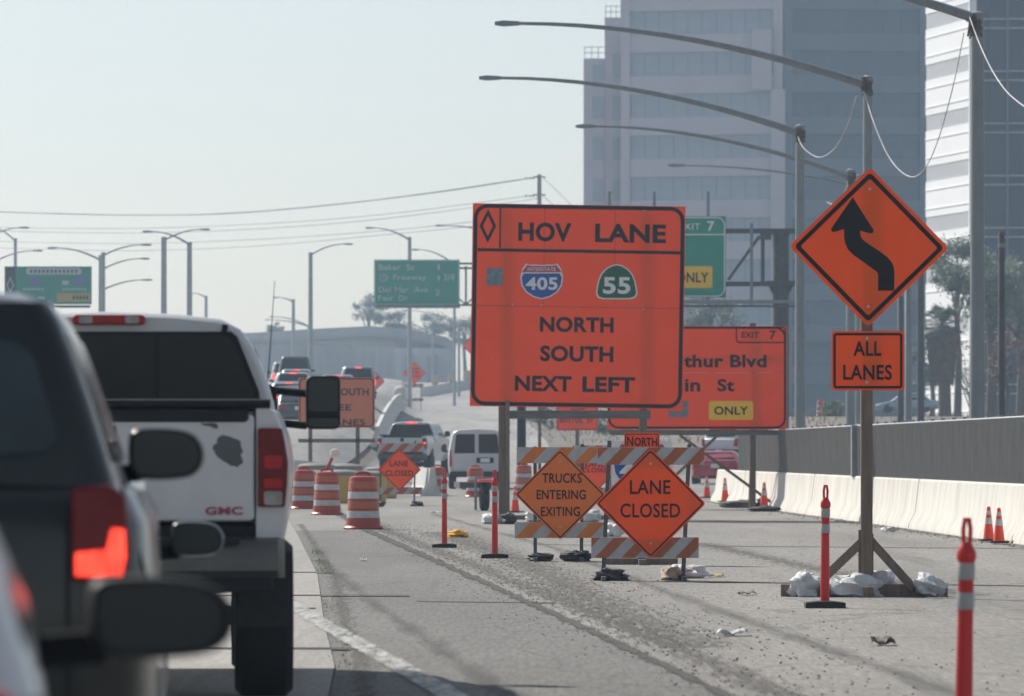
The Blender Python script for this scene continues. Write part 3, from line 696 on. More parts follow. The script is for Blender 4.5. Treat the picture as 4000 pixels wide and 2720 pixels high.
# NORTH 405 route assembly behind the near barricade
S4 = 313.0
g = at(2507, 2206, S4)
ra = thing('route_sign', 'small orange NORTH plaque above a 405 shield behind the LANE CLOSED sign', 'sign', (g.x, g.y, 0))
N = Sign(ra, 2507, 1800, S4, (0, -.05, zpx(1800, S4)), .005)
npz = N.plate(y0=-.033, y1=-.022, poly=rrect(N.L(2438, 0)[0], N.L(2576, 0)[0], N.L(0, 1756)[1], N.L(0, 1691)[1], .02), mat=ORANGE)
npz.location.y -= 0.0
N.t = .033
N.outline(2442, 2572, 1695, 1752, .018, .010, BLACK, npz, d=.003)
N.txt('N', 2449, 2473, 1705, 1743, BLACK, npz, .02); N.txt('ORTH', 2478, 2566, 1710, 1743, BLACK, npz, .02)
N.t = .005
wp = N.plate(rrect(N.L(2388, 0)[0], N.L(2626, 0)[0], N.L(0, 1940)[1], N.L(0, 1722)[1], .02), SWHITE)
shield(N, ra, 2507, 1826, 236 / S4, 196 / S4, '405', 'i', None, -.005)
post(ra, 0, 0, 0, zpx(1700, S4), .09, .09)
MB().box((0, 0, .04), (.9, .09, .08)).build('skid', WOOD, ra)
MB().box((0, 0, .035), (.09, .9, .07)).build('skid', WOOD, ra)

# SOUTH / LANES sign seen past the pickup's mirror
S5 = 120.0
g = at(1315, 1805, S5); z0 = zg(g.x, g.y)
so = thing('construction_sign', 'faded orange sign ending in SOUTH and LANES behind the pickup mirror', 'sign', (g.x, g.y, z0))
P5 = Sign(so, 1315, 1573, S5, (0, 0, zpx(1573, S5) - z0), .02)
FADED = M('sign_orange_faded', (.66, .20, .10), .5, .06, 2, dirt=(.45, .15, .09), dirt_amt=.4)
s5 = P5.plate([P5.L(1166, 1671), P5.L(1464, 1671), P5.L(1464, 1475), P5.L(1166, 1475)], FADED)
P5.outline(1169, 1461, 1478, 1668, .15, .035, BLACK, s5)
P5.txt('SOUTH', 1312, 1440, 1517, 1545, BLACK, s5, .015); P5.txt('USE', 1195, 1290, 1517, 1545, BLACK, s5, .015)
P5.txt('FREE', 1265, 1372, 1580, 1604, BLACK, s5, .015); P5.txt('LANES', 1278, 1426, 1638, 1662, BLACK, s5, .015)
for px in (1212, 1397): post(so, (px - 1315) / S5, .08, -.6, zpx(1480, S5) - z0, .13, .12)
MB().box((0, .05, zpx(1722, S5) - z0), (2.5, .06, .12)).build('beam', WOOD, so)
MB().beam((-.86, .1, .9), (.68, .1, -.05), .08, .04).build('brace', WOOD, so)

# BRISTOL ST sign
S6 = 105.0
g = at(2255, 1790, S6); z0 = zg(g.x, g.y)
br = thing('construction_sign', 'orange BRISTOL ST sign showing below the HOV LANE sign', 'sign', (g.x, g.y, z0))
B6 = Sign(br, 2255, 1610, S6, (0, -.06, zpx(1610, S6) - z0), .01)
b6 = B6.plate([B6.L(2174, 1682), B6.L(2336, 1682), B6.L(2336, 1545), B6.L(2174, 1545)], ORANGE)
B6.outline(2177, 2333, 1548, 1679, .06, .022, BLACK, b6)
B6.txt('BRISTOL', 2186, 2278, 1634, 1652, BLACK, b6, .01); B6.txt('ST', 2294, 2318, 1634, 1652, BLACK, b6, .01)
MB().ring(rrect(-.25, .25, .08, .5, .05), rrect(-.22, .22, .11, .47, .03), -.014, -.009).build('symbol_frame', BLACK, b6)
post(br, 0, 0, -.2, zpx(1560, S6) - z0, .15, .12)
# bare posts seen between the sign legs
for px, py0, s, w, mat, lab in ((2037, 1580, 110, .33, TRIM, 'black wrapped signal post below the HOV LANE sign'), (2108, 1600, 110, .12, WOOD, 'weathered brown timber post below the HOV LANE sign')):
    g = at(px, 1768, s); z0 = zg(g.x, g.y); o = thing('timber_post', lab, 'post', (g.x, g.y, z0))
    MB().lathe([(w / 2, -.1), (w / 2 * .96, zpx(py0, s) - z0)], 10).build('shaft', mat, o, smooth=40)
    MB().box((0, 0, zpx(py0, s) - z0 + .02), (w * 1.15, w * 1.15, .05)).build('cap', mat, o)

# ------------------------------------------------------------------ traffic drums, channelizer posts, cones
def drum():
    t = thing('traffic_drum', 'x', 'traffic drum', (0, 0, 0), 0, 'orange and white striped traffic drums')
    MB().lathe([(.36, 0), (.37, .03), (.34, .06)], 20).build('base_ring', BARR, t, smooth=40)
    MB().lathe([(.315, .03), (.31, .20), (.292, .205), (.288, .37), (.284, .375), (.278, .55), (.274, .555), (.268, .73), (.262, .735), (.255, .90), (.24, .95), (.19, .97)], 24).build('drum_body', BARR, t, smooth=25)
    for z, r, m in ((.205, .300, REFL), (.555, .283, REFL)):
        MB().lathe([(r - .01, z), (r, z + .005), (r - .006, z + .125), (r - .016, z + .13)], 24).build('reflective_band', m, t, smooth=30)
    for z, r in ((.38, .291), (.74, .269)):
        MB().lathe([(r - .01, z), (r, z + .005), (r - .006, z + .125), (r - .016, z + .13)], 24).build('reflective_band', DRUMO, t, smooth=30)
    mb = MB(); mb.tube([(-.13, 0, .96), (-.12, 0, 1.01), (-.06, 0, 1.03), (.06, 0, 1.03), (.12, 0, 1.01), (.13, 0, .96)], .028, 8)
    mb.build('handle', BARR, t, smooth=40)
    return t
D0 = drum()
dl = [(1419, 2068, 'nearest and largest orange striped drum, right of the other two beside the pickup', 1),
      (1277, 2012, 'orange striped drum with a red flasher leaning on its top', 1), (1188, 1989, 'orange striped drum next to the pickup tail lamp', 1),
      (1709, 1936, 'orange striped drum behind the farther red post, left of the white van', .95), (1857, 1942, 'orange striped drum in front of the white van rear bumper', .95),
      (2046, 1930, 'orange striped drum behind the left tip of the TRUCKS sign', 1)]
for i, (px, py, lab, k) in enumerate(dl):
    p = gp(px, py)
    if i == 0: D0.location = (p.x, p.y, 0); D0['label'] = lab; D0.rotation_euler.z = .2
    else: dup(D0, (p.x, p.y, 0), rnd.uniform(-.6, .6), lab, scale=k)
g = at(3208, 1600, 62); dup(D0, (g.x, g.y, zg(g.x, g.y) + .02), 0, 'tiny far orange drum on the dirt bank left of the ALL LANES post')
# flasher lying on the second drum
p = gp(1277, 2012); fl = thing('warning_flasher', 'red warning flasher tilted on top of the middle drum', 'flasher', (p.x + .02, p.y, 1.0))
MB().tube([(0, 0, 0.04), (.04, 0, .16), (.10, 0, .28)], [.05, .035, .04], 10).build('stalk', BARR, fl, smooth=40)
MB().lathe([(.02, 0), (.10, .03), (.11, .09), (.08, .16), (.02, .19)], 14, (.16, 0, .30)).build('lens', M('clear_flasher', (.75, .70, .60), .3, .1, trans=.3), fl, smooth=40)

def channelizer(label, base, h=1.13, lean=0):
    t = thing('channelizer_post', label, 'channelizer', base, 0, 'slim red channelizer posts')
    MB().lathe([(.041, .05), (.041, .30), (.037, .60), (.037, h - .22), (.046, h - .20), (.046, h - .17), (.03, h - .14), (.022, h - .12)], 18).build('tube', CHAN, t, smooth=35)
    mb = MB(); mb.tube([(-.014, 0, h - .14), (-.017, 0, h - .06), (-.009, 0, h - .012), (.009, 0, h - .012), (.017, 0, h - .06), (.014, 0, h - .14)], .011, 8); mb.build('handle', CHAN, t, smooth=40)
    for z in (h - .30, h - .44):
        MB().lathe([(.040, z), (.0415, z + .004), (.0415, z + .076), (.040, z + .08)], 18).build('reflective_band', REFLG, t, smooth=30)
    mb = MB(); mb.prism([(-.18, 0), (.18, 0), (.18, .05), (.07, .062), (-.07, .062), (-.18, .05)], -.18, .18); mb.build('base', RUBBER, t, bevel=.006)
    t.rotation_euler = (0, R(lean), 0)
    return t
for px, py, s, lab, lean, h in ((3762, None, 829, 'blurred red channelizer post nearest the camera at the right edge', 1.0, 1.10), (3222, 2375, None, 'red channelizer post standing before the sandbags of the ALL LANES sign', .4, 1.115),
                             (1933, 2181, None, 'brightly lit red channelizer post beside the left leg of the HOV LANE sign', 0, 1.18), (1736, 2140, None, 'dull red channelizer post next to the yellow cloth', 0, 1.16)):
    p = gp(px, py) if py else at(px, 1768 + EYE * s, s)
    channelizer(lab, (p.x, p.y, 0), h, lean)
for px, py, s, lab in ((2866, 1695, 70, 'tiny far red channelizer behind the braces of the exit sign'), (2619, 1722, 70, 'tiny far red channelizer right of the NORTH plaque')):
    p = at(px, py, s); channelizer(lab, (p.x, p.y, zg(p.x, p.y) - .02))

def cone():
    t = thing('traffic_cone', 'x', 'traffic cone', (0, 0, 0), 0, 'orange traffic cones')
    MB().lathe([(.125, .03), (.115, .05), (.035, .68), (.025, .70)], 18).build('cone_body', CONE, t, smooth=40)
    MB().lathe([(.078, .36), (.080, .362), (.065, .48), (.062, .482)], 18).build('reflective_band', REFL, t, smooth=30)
    MB().lathe([(.054, .545), (.056, .547), (.046, .62), (.044, .622)], 18).build('reflective_band', REFL, t, smooth=30)
    MB().prism(rrect(-.18, .18, -.18, .18, .04), 0, .035).build('base', RUBBER, t, rot=(R(90), 0, 0), loc=(0, 0, .035))
    return t
C0 = cone()
cl = [(3902, 2128, 'striped orange cone, right one of a pair by the barrier at the right edge', .8), (3862, 2120, 'plain looking orange cone, left one of the pair by the barrier', .8),
      (3190, 2010, 'orange cone against the barrier behind the second red post', .85), (2985, 1990, 'orange cone beside the dirt mound under the exit sign', .95),
      (2832, 1966, 'orange cone in front of the red car, right of another cone', 1.0), (2761, 1950, 'orange cone in front of the red car, next to the LANE CLOSED tip', 1.0),
      (2012, 2008, 'orange cone behind the left tip of the TRUCKS sign', .9)]
for i, (px, py, lab, k) in enumerate(cl):
    p = gp(px, py)
    if i == 0: C0.location = (p.x, p.y, 0); C0['label'] = lab; C0.scale = (k,) * 3
    else: dup(C0, (p.x, p.y, 0), rnd.uniform(0, 1.5), lab, scale=k)

# ------------------------------------------------------------------ sandbags, litter, mounds
from mathutils import noise as mn
def lump(name, mat, label, cat, c, size, seed, rotz=0, rough=.25, group=None, sq=2.6, n1=14, n2=20, ry=0, ground=True):
    mb = MB(); rings = []
    for i in range(1, n1):
        ph = math.pi * i / n1; ring = []
        for k in range(n2):
            th = 2 * math.pi * k / n2
            f = lambda v: math.copysign(abs(v) ** (2 / sq), v)
            v = Vector((f(math.sin(ph)) * f(math.cos(th)), f(math.sin(ph)) * f(math.sin(th)), f(math.cos(ph))))
            q = 1 + rough * mn.noise(v * 1.7 + Vector((seed, seed * 2.3, 0))) + rough * .4 * mn.noise(v * 5 + Vector((0, seed, seed)))
            p = Vector((v.x * size[0] / 2 * q, v.y * size[1] / 2 * q, v.z * size[2] / 2 * q))
            if ground: p.z = max(p.z, -size[2] * .38)
            ring.append(p)
        rings.append(ring)
    mb.loft(rings)
    o = mb.build(name, mat, smooth=60); o.location = (c[0], c[1], c[2] + size[2] * .38); o.rotation_euler = (0, R(ry), rotz)
    return tag(o, label, cat, group)
def bag(px, py, s, w, h, mat, lab, seed, d=.38, dy=0, rz=0, ry=0, z=0):
    p = at(px, py, s); lump('sandbag', mat, lab, 'sandbag', (p.x, p.y + dy, z), (w / s, d, h / s), seed, rz, .55, 'sandbags weighing down signs', ry=ry)
bag(3145, 2330, 402, 118, 110, SANDW, 'bright white sandbag at the left end of the ALL LANES sign base', 1, dy=-.05)
bag(3330, 2330, 402, 205, 92, SANDW, 'long white sandbag sagging across the middle of the ALL LANES sign base', 5, dy=-.12, ry=7)
bag(3445, 2330, 402, 115, 112, SANDW, 'crumpled white sandbag behind the right brace of the ALL LANES sign', 8, dy=.2)
bag(3632, 2330, 402, 130, 90, SANDW, 'white sandbag at the right end of the ALL LANES sign base', 12, dy=-.02, ry=14)
bag(2382, 2268, 357, 125, 50, SANDB, 'black sandbag on the left foot of the LANE CLOSED barricade', 3)
bag(2688, 2268, 350, 125, 58, SANDW, 'grey white sandbag on the right foot of the LANE CLOSED barricade', 6, dy=-.1)
bag(2622, 2268, 357, 85, 62, SANDT, 'tan sandbag tucked beside the white one at the LANE CLOSED barricade', 9, dy=.08)
bag(2108, 2192, 303, 90, 34, SANDB, 'black sandbag on the left foot of the TRUCKS barricade', 11)
bag(2252, 2192, 303, 118, 44, SANDB, 'black sandbag on the right foot of the TRUCKS barricade', 14)
bag(1628, 1980, 150, 46, 24, SANDB, 'small black sandbag under the far LANE CLOSED barricade', 17)
bag(1484, 1985, 152, 40, 26, SANDB, 'small black sandbag half hidden behind the nearest drum', 18)
bag(1930, 2050, 200, 90, 42, SANDW, 'dirty white sandbag left of the HOV LANE sign leg', 21, dy=.2)
bag(1986, 2052, 200, 60, 48, SANDB, 'dark sandbag at the left leg of the HOV LANE sign', 22)
bag(2305, 2040, 195, 75, 50, SANDW, 'white sandbag on the timber behind the TRUCKS sign right tip', 24)
bag(2085, 2040, 195, 60, 46, SANDW, 'white sandbag on the timber behind the TRUCKS sign left half', 25)
bag(2400, 2105, 235, 70, 62, SANDW, 'round white sandbag between the two near barricades', 27)
bag(2985, 2000, 165, 110, 24, SANDB, 'flat dark sandbag at the right foot of the exit sign', 28)
p = gp(1787, 2100); lump('yellow_cloth', CANVAS, 'crumpled yellow cloth lying on the asphalt by a red post', 'cloth', (p.x, p.y, 0), (.30, .3, .13), 31, .3, .7)
p = gp(3125, 1985); lump('plastic_sheet', PAPER, 'crumpled white plastic sheet against the barrier', 'litter', (p.x, p.y, 0), (.62, .5, .36), 33, 0, .7)
p = gp(3050, 1985); lump('dirt_mound', DIRTM, 'dark mound of dirt beneath the right end of the exit sign', 'mound', (p.x, p.y + .4, 0), (1.1, 1.2, .40), 36, 0, .5)
p = gp(2900, 1985); lump('dirt_mound', DIRTM, 'low dark dirt pile left of the exit sign post', 'mound', (p.x, p.y + .6, 0), (.9, 1.0, .22), 37, 0, .5)
def litter(px, py, w, h, mat, lab, seed, name='litter'):
    p = gp(px, py); s = (py - 1768) / EYE
    mb = MB(); r2 = random.Random(seed); n = 6; m_ = 5
    rows = [[(w / s * (i / (n - 1) - .5), .25 * (j / (m_ - 1) - .5), max(.003, h / s * (r2.random() * .9 + .05))) for i in range(n)] for j in range(m_)]
    mb.loft(rows, closed=False); o = mb.build(name, mat, smooth=30); o.location = (p.x, p.y, .002); o.rotation_euler = (0, 0, r2.uniform(-.4, .4))
    md = o.modifiers.new('thick', 'SOLIDIFY'); md.thickness = .002
    return tag(o, lab, 'litter', 'litter on the closed lane')
litter(2862, 2485, 110, 34, PAPER, 'crumpled clear white wrapper lying on open asphalt, largest litter', 1)
litter(3450, 2522, 90, 40, M('debris_mix', (.16, .14, .12), .8, .5, 18), 'dark chunk of debris on the asphalt right of the wrapper', 2)
litter(2918, 2325, 60, 16, RUBBLE, 'flat dark scrap on asphalt right of the tan and white sandbags', 3)
litter(2792, 2255, 70, 16, M('tan_scrap', (.4, .33, .2), .8, .3, 18), 'tan scrap just right of the LANE CLOSED barricade foot', 4)
litter(3475, 2082, 55, 26, PAPER, 'white scrap near the barrier behind the ALL LANES post', 5)
litter(1715, 2008, 60, 12, PAPER, 'thin white scrap behind the farther red post', 6)
litter(3720, 2072, 22, 10, PAPER, 'small pale scrap at the foot of the barrier on the right', 7)
litter(1420, 2193, 22, 14, PAPER, 'tiny white scrap on asphalt near the concrete lane edge', 8)
litter(3345, 2005, 40, 22, M('tan_scrap', (.4, .33, .2)), 'tan scrap at the barrier foot beside the ALL LANES post', 9)
litter(3930, 2122, 60, 18, M('tan_scrap', (.4, .33, .2)), 'straw coloured debris by the cones at the right edge', 10)

# ------------------------------------------------------------------ crash cushion drums and loose concrete rails
def sand_drum():
    t = thing('crash_drum', 'x', 'crash drum', (0, 0, 0), 0, 'yellow crash cushion drums with grey lids')
    MB().lathe([(.40, 0), (.45, .03), (.47, .40), (.45, .42), (.46, .75), (.47, .80)], 22).build('drum_body', YDRUM, t, smooth=30)
    MB().lathe([(.49, .77), (.50, .80), (.49, .86), (.40, .90), (.15, .93)], 22).build('lid', GLID, t, smooth=30)
    return t
K0 = sand_drum(); first = True
names = ['nearest', 'second', 'third', 'fourth', 'fifth', 'sixth']
for i, (px, s, k) in enumerate(((1215, 145, 1.0), (1335, 142, 1.0), (1235, 132, 1.15), (1345, 130, 1.15), (1450, 138, .95), (1490, 128, 1.05))):
    lab = ('yellow crash drum with grey lid, ' + ['left one right behind the drums beside the pickup', 'behind the gap between the two nearest orange drums', 'farther left one below the SOUTH sign', 'taller one under the post of the SOUTH sign', 'right behind the nearest orange drum', 'rightmost, behind the far LANE CLOSED diamond'][i])
    p = at(px, 1768 + EYE * s, s)
    if first: K0.location = (p.x, p.y, zg(p.x, p.y)); K0['label'] = lab; first = False
    else: dup(K0, (p.x, p.y, zg(p.x, p.y)), i, lab, scale=k)
def krail_mesh(L, h=.81):
    pr = [(-.30, 0), (-.29, .08), (-.15, .32), (-.08, h), (.08, h), (.15, .32), (.29, .08), (.30, 0)]
    mb = MB(); mb.loft([[(x, y, z) for x, z in pr] for y in (0, L)]); return mb
K6 = krail_mesh(6.0, .9).mesh('k_rail', KRAIL)
def krail(a, b, label, group, mesh=None):
    a, b = Vector(a), Vector(b); d = b - a; L = d.length
    o = bpy.data.objects.new('concrete_rail', K6); COL.objects.link(o); o.location = a
    o.rotation_euler = (math.atan2(d.z, math.hypot(d.x, d.y)), 0, math.atan2(-d.x, d.y)); o.scale = (1, L / 6.0, 1)
    return tag(o, label, 'barrier', group)
ys_r = [266 + 6.1 * i for i in range(21)]
words = ['first', 'second', 'third', 'fourth', 'fifth', 'sixth', 'seventh', 'eighth', 'ninth', 'tenth', 'eleventh', 'twelfth', 'thirteenth', 'fourteenth', 'fifteenth', 'sixteenth', 'seventeenth', 'eighteenth', 'nineteenth', 'twentieth', 'last']
for i, y in enumerate(ys_r):
    a = (interp(X_RAIL, y) + .15, y, 0); b = (interp(X_RAIL, y + 6) + .15, y + 6, 0)
    krail((a[0], a[1], zg(a[0] - .3, a[1]) - .03), (b[0], b[1], zg(b[0] - .3, b[1]) - .03), words[i] + ' concrete rail from the SOUTH sign in the row left of the ramp', 'concrete rails dividing the left carriageway from the ramp')
# sunlit rails across the crest of the ramp with pale paddles
pp = [(1650, 1526, 46), (1690, 1520, 45.2), (1730, 1514, 44.4), (1770, 1508, 43.6), (1812, 1500, 42.8), (1856, 1492, 42)]
for i in range(5):
    a = at(*pp[i]); b = at(*pp[i + 1]); a.z = zg(a.x, a.y) - .05; b.z = zg(b.x, b.y) - .05
    krail(a, b, words[i] + ' sunlit white rail from the left at the top of the ramp', 'sunlit rails at the top of the ramp')
for i, (px, s) in enumerate(((1700, 45), (1762, 43.8), (1826, 42.6))):
    a = at(px, 1500, s); z0 = zg(a.x, a.y); t = thing('barrier_paddle', ['left', 'middle', 'right'][i] + ' beige glare paddle standing on the rails at the ramp top', 'paddle', (a.x, a.y, z0 + .85), 0, 'glare paddles on the ramp top rails')
    MB().prism(rrect(-.3, .3, .05, .85, .06), -.03, .03).build('blade', M('paddle_beige', (.55, .47, .36), .7), t); MB().box((0, 0, .02), (.3, .2, .08)).build('foot', DSTEEL, t)
a = at(1562, 1545, 62); lump('rail_end', KRAIL, 'bright white rounded end of the concrete ramp rails', 'rail end', (a.x, a.y, zg(a.x, a.y) + .75), (.75, .8, .9), 41, 0, .1)  # end of the concrete rail row, shaped as a rounded lump
a = at(1628, 1905, 118); b = at(1690, 1900, 122)
krail((a.x, a.y, 0), (b.x, b.y, 0), 'pale concrete rail lying below the far white pickup', 'loose concrete rails')
a = at(1160, 1752, 124); b = at(1420, 1735, 112)
krail((a.x, a.y, zg(a.x, a.y) - .1), (b.x, b.y, zg(b.x, b.y) - .1), 'pale concrete rail beneath the SOUTH sign behind the mirror', 'loose concrete rails')
# small trailer wheel and jack
p = gp(1884, 1996); t = thing('trailer_wheel', 'small equipment trailer end with black tyre and orange mudguard by the van', 'trailer', (p.x, p.y, 0), R(6))
MB().lathe([(.12, -.08), (.30, -.10), (.34, -.06), (.34, .06), (.30, .10), (.12, .08)], 24, (.05, 0, .34), 'x').build('tyre', TYRE, t, smooth=40)
MB().prism([(-.12, .70), (.22, .70), (.22, .755), (-.12, .755)], -.38, .4).build('mudguard', CONE, t)
MB().box((-.08, .9, .62), (.9, 1.4, .14)).build('trailer_bed', DSTEEL, t)
MB().beam((-.16, 0, .02), (-.16, 0, .80), .06).build('jack_post', GALV, t)
MB().beam((-.16, 0, .79), (.24, 0, .79), .05).build('hitch_bar', GALV, t)

# ------------------------------------------------------------------ vehicles
def wheel_mesh(r, w):
    a = MB().lathe([(r * .62, -w / 2), (r * .92, -w / 2), (r, -w * .38), (r, w * .38), (r * .92, w / 2), (r * .62, w / 2)], 28, axis='x').mesh('tyre', TYRE, 35)
    b = MB().lathe([(r * .10, -w * .30), (r * .30, -w * .36), (r * .58, -w * .40), (r * .63, -w * .46), (r * .63, w * .46), (r * .58, w * .40), (r * .30, w * .36), (r * .10, w * .30)], 20, axis='x').mesh('rim', ALLOY, 35)
    return a, b
def wheels(root, r, w, xs, ys):
    a, b = wheel_mesh(r, w)
    for y in ys:
        for x in (-xs, xs):
            o = put('tyre', a, root, (x, y, r)); put('rim', b, o)
def superring(hw, y0, y1, z, e=.28, n=5, yc=None):
    """rounded rectangle in plan"""
    r = min(hw, (y1 - y0) / 2) * e
    return [(x, y, z) for x, y in rrect(-hw, hw, y0, y1, r, n)]
def mirror(root, paint, cx, cy, cz, w, h, side=1, squareness=2.8, droop=0.15, outline=None):
    """door mirror seen from behind: shell, dark glass, arm"""
    P = outline or [(-1, .55), (-.92, .9), (-.5, 1), (.2, .97), (.7, .8), (.95, .35), (1, -.05), (.93, -.5), (.7, -.85), (.25, -.97), (-.4, -1), (-.85, -.9), (-1, -.5)]
    for _ in range(2):                                   # corner cutting rounds the outline
        P = [q for i in range(len(P)) for q in (tuple(.75 * P[i][k] + .25 * P[(i + 1) % len(P)][k] for k in (0, 1)), tuple(.25 * P[i][k] + .75 * P[(i + 1) % len(P)][k] for k in (0, 1)))]
    def ol(k, sc, yy): return [(cx + side * u * w / 2 * sc, cy + yy, cz + v * h / 2 * sc) for u, v in P]
    mb = MB(); mb.loft([ol(0, .87, -.004), ol(0, .93, -.018), ol(0, 1.0, 0.0), ol(0, 1.0, .03), ol(0, .88, .09), ol(0, .55, .14)])
    sh = mb.build('mirror', paint, root, smooth=50)
    g_ = MB(); g_.loft([ol(0, .86, -.006), ol(0, .86, -.002)]); g_.build('mirror_glass', MGLASS, sh)
    ar = MB(); ar.beam((cx - side * w * .35, cy + .05, cz - h * .35), (cx - side * (w * .5 + .14), cy + .10, cz - h * .45), .06, .05); ar.build('mirror_arm', TRIM, sh)
    return sh
def car(label, loc, rz, paint, L=4.6, Wd=1.82, Hh=1.45, belt=.92, kind='sedan', lit=False, group=None, clear=.2, wr=.33, mirrors=True, detail=1, lv=None, lamps=True, rake=.42, corner=.22, rw=(.83, .12, .84), glass=None):
    t = thing('car', label, 'car', loc, rz, group)
    hw = Wd / 2; mb = MB()
    hood = belt - (.12 if kind == 'sedan' else .02)
    def sec(y, k, zb, zt, ztc=None):
        pts = [(.0, zb), (.80 * hw * k, zb), (.95 * hw * k, zb + .08), (hw * k, zb + .25), (hw * k, zb + (zt - zb) * .62), (hw * k * .985, zt - .12), (hw * k * .94, zt - .03), (hw * k * .86, zt), (.4 * hw * k, zt + .015)]
        full = [(x, y, z) for x, z in pts] + [(-x, y, z) for x, z in reversed(pts[1:])]
        return full
    tr = belt - (.0 if kind == 'sedan' else .0)
    rows = [sec(0, .80, .42, tr - .12), sec(.03, .90, .34, tr - .05), sec(.12, .96, .28, tr), sec(.40, .995, .22, tr + .01), sec(1.1, 1.0, clear, belt), sec(L * .5, 1.0, clear, belt), sec(L * .66, 1.0, clear, belt - .01), sec(L * .74, .995, clear, hood + .04), sec(L * .9, .97, .22, hood - .08), sec(L * .97, .90, .28, hood - .18), sec(L, .78, .36, hood - .26)]
    mb.loft(rows); body = mb.build('body', paint, t, smooth=50)
    # greenhouse
    if kind == 'sedan': yr0, yr1, yf0, yf1 = .55, 1.25, L * .75, L * .58
    else: yr0, yr1, yf0, yf1 = .10, rake, L * .75, L * .58
    lv = lv or [(0, 0.965), (.35, .925), (.7, .865), (.88, .815), (.96, .765), (1.0, .68)]
    zt = lambda v: belt - .03 + (Hh - belt + .03) * v
    yr = lambda v: yr0 + (yr1 - yr0) * (v ** 1.25); yf = lambda v: yf0 + (yf1 - yf0) * v
    hwv = lambda v: hw * interp(lv, v)
    gm = MB(); gm.loft([superring(hwv(v), yr(v), yf(v) , zt(v), corner) for v in (0, .2, .45, .7, .86, .95)] + [superring(hwv(1.0), yr(1) + .06, yf(1) - .08, zt(1.0), .25)])
    cab = gm.build('cabin', paint, t, smooth=45)
    def win(name, f, u0, u1, v0, v1, r=.10):
        P = rrect(u0, u1, v0, v1, r, 3); m_ = MB()
        m_.add([f(u, v) for u, v in P] + [tuple(Vector(f(u, v)) + Vector((0, .02, 0)) * 0) for u, v in P], [tuple(range(len(P)))])
        return m_.build(name, glass or GLASS, cab)
    win('rear_window', lambda u, v: (u * hwv(v) * .98, yr(v) - .012, zt(v)), -rw[0], rw[0], rw[1], rw[2])
    win('windscreen', lambda u, v: (u * hwv(v) * .98, yf(v) + .012, zt(v)), -.85, .85, .12, .9)
    for sd in (-1, 1):
        fs = lambda u, v, sd=sd: (sd * (hwv(v) + .008), yr(v) + .16 + (yf(v) - yr(v) - .3) * u, zt(v))
        if detail: 
            win('side_window', fs, .04, .30, .16, .82, .05); win('side_window', fs, .33, .64, .16, .82, .05); win('side_window', fs, .67, .97, .16, .82, .05)
        else: win('side_window', fs, .04, .97, .16, .82, .06)
    # lamps, bumper, plate
    for sd in (-1, 1) if lamps else ():
        if kind == 'sedan': P = [(sd * hw * .55, belt - .28), (sd * hw * .90, belt - .28), (sd * hw * .90, belt - .10), (sd * hw * .60, belt - .12)]
        else: P = [(sd * hw * .74, belt - .36), (sd * hw * .93, belt - .36), (sd * hw * .93, belt - .02), (sd * hw * .80, belt - .04)]
        MB().prism(P if sd > 0 else list(reversed(P)), -.012, .12).build('tail_lamp', LIT if lit else LENSB, t, bevel=.01)
    if lit: MB().box((0, yr(.9) - .02, zt(.9)), (.36, .03, .04)).build('high_brake_lamp', LIT, t)
    bm = MB(); bm.loft([[(x, y, z) for x, y in ((-hw * .94, .12), (-hw * .90, -.03), (-hw * .5, -.09), (hw * .5, -.09), (hw * .90, -.03), (hw * .94, .12))] for z in (.30, .56)])
    bm.build('bumper', paint if kind == 'sedan' else TRIM, t, bevel=.03)
    MB().box((0, -.03 if kind == 'sedan' else -.10, .70 if kind == 'sedan' else .46), (.31, .02, .16)).build('licence_plate', SWHITE, t)
    wheels(t, wr, .22, hw - .12, (L * .20, L * .79))
    if mirrors:
        for sd in (-1, 1): mirror(t, paint, sd * (hw + .12), L * .60, belt + .08, .22, .15, sd)
    return t

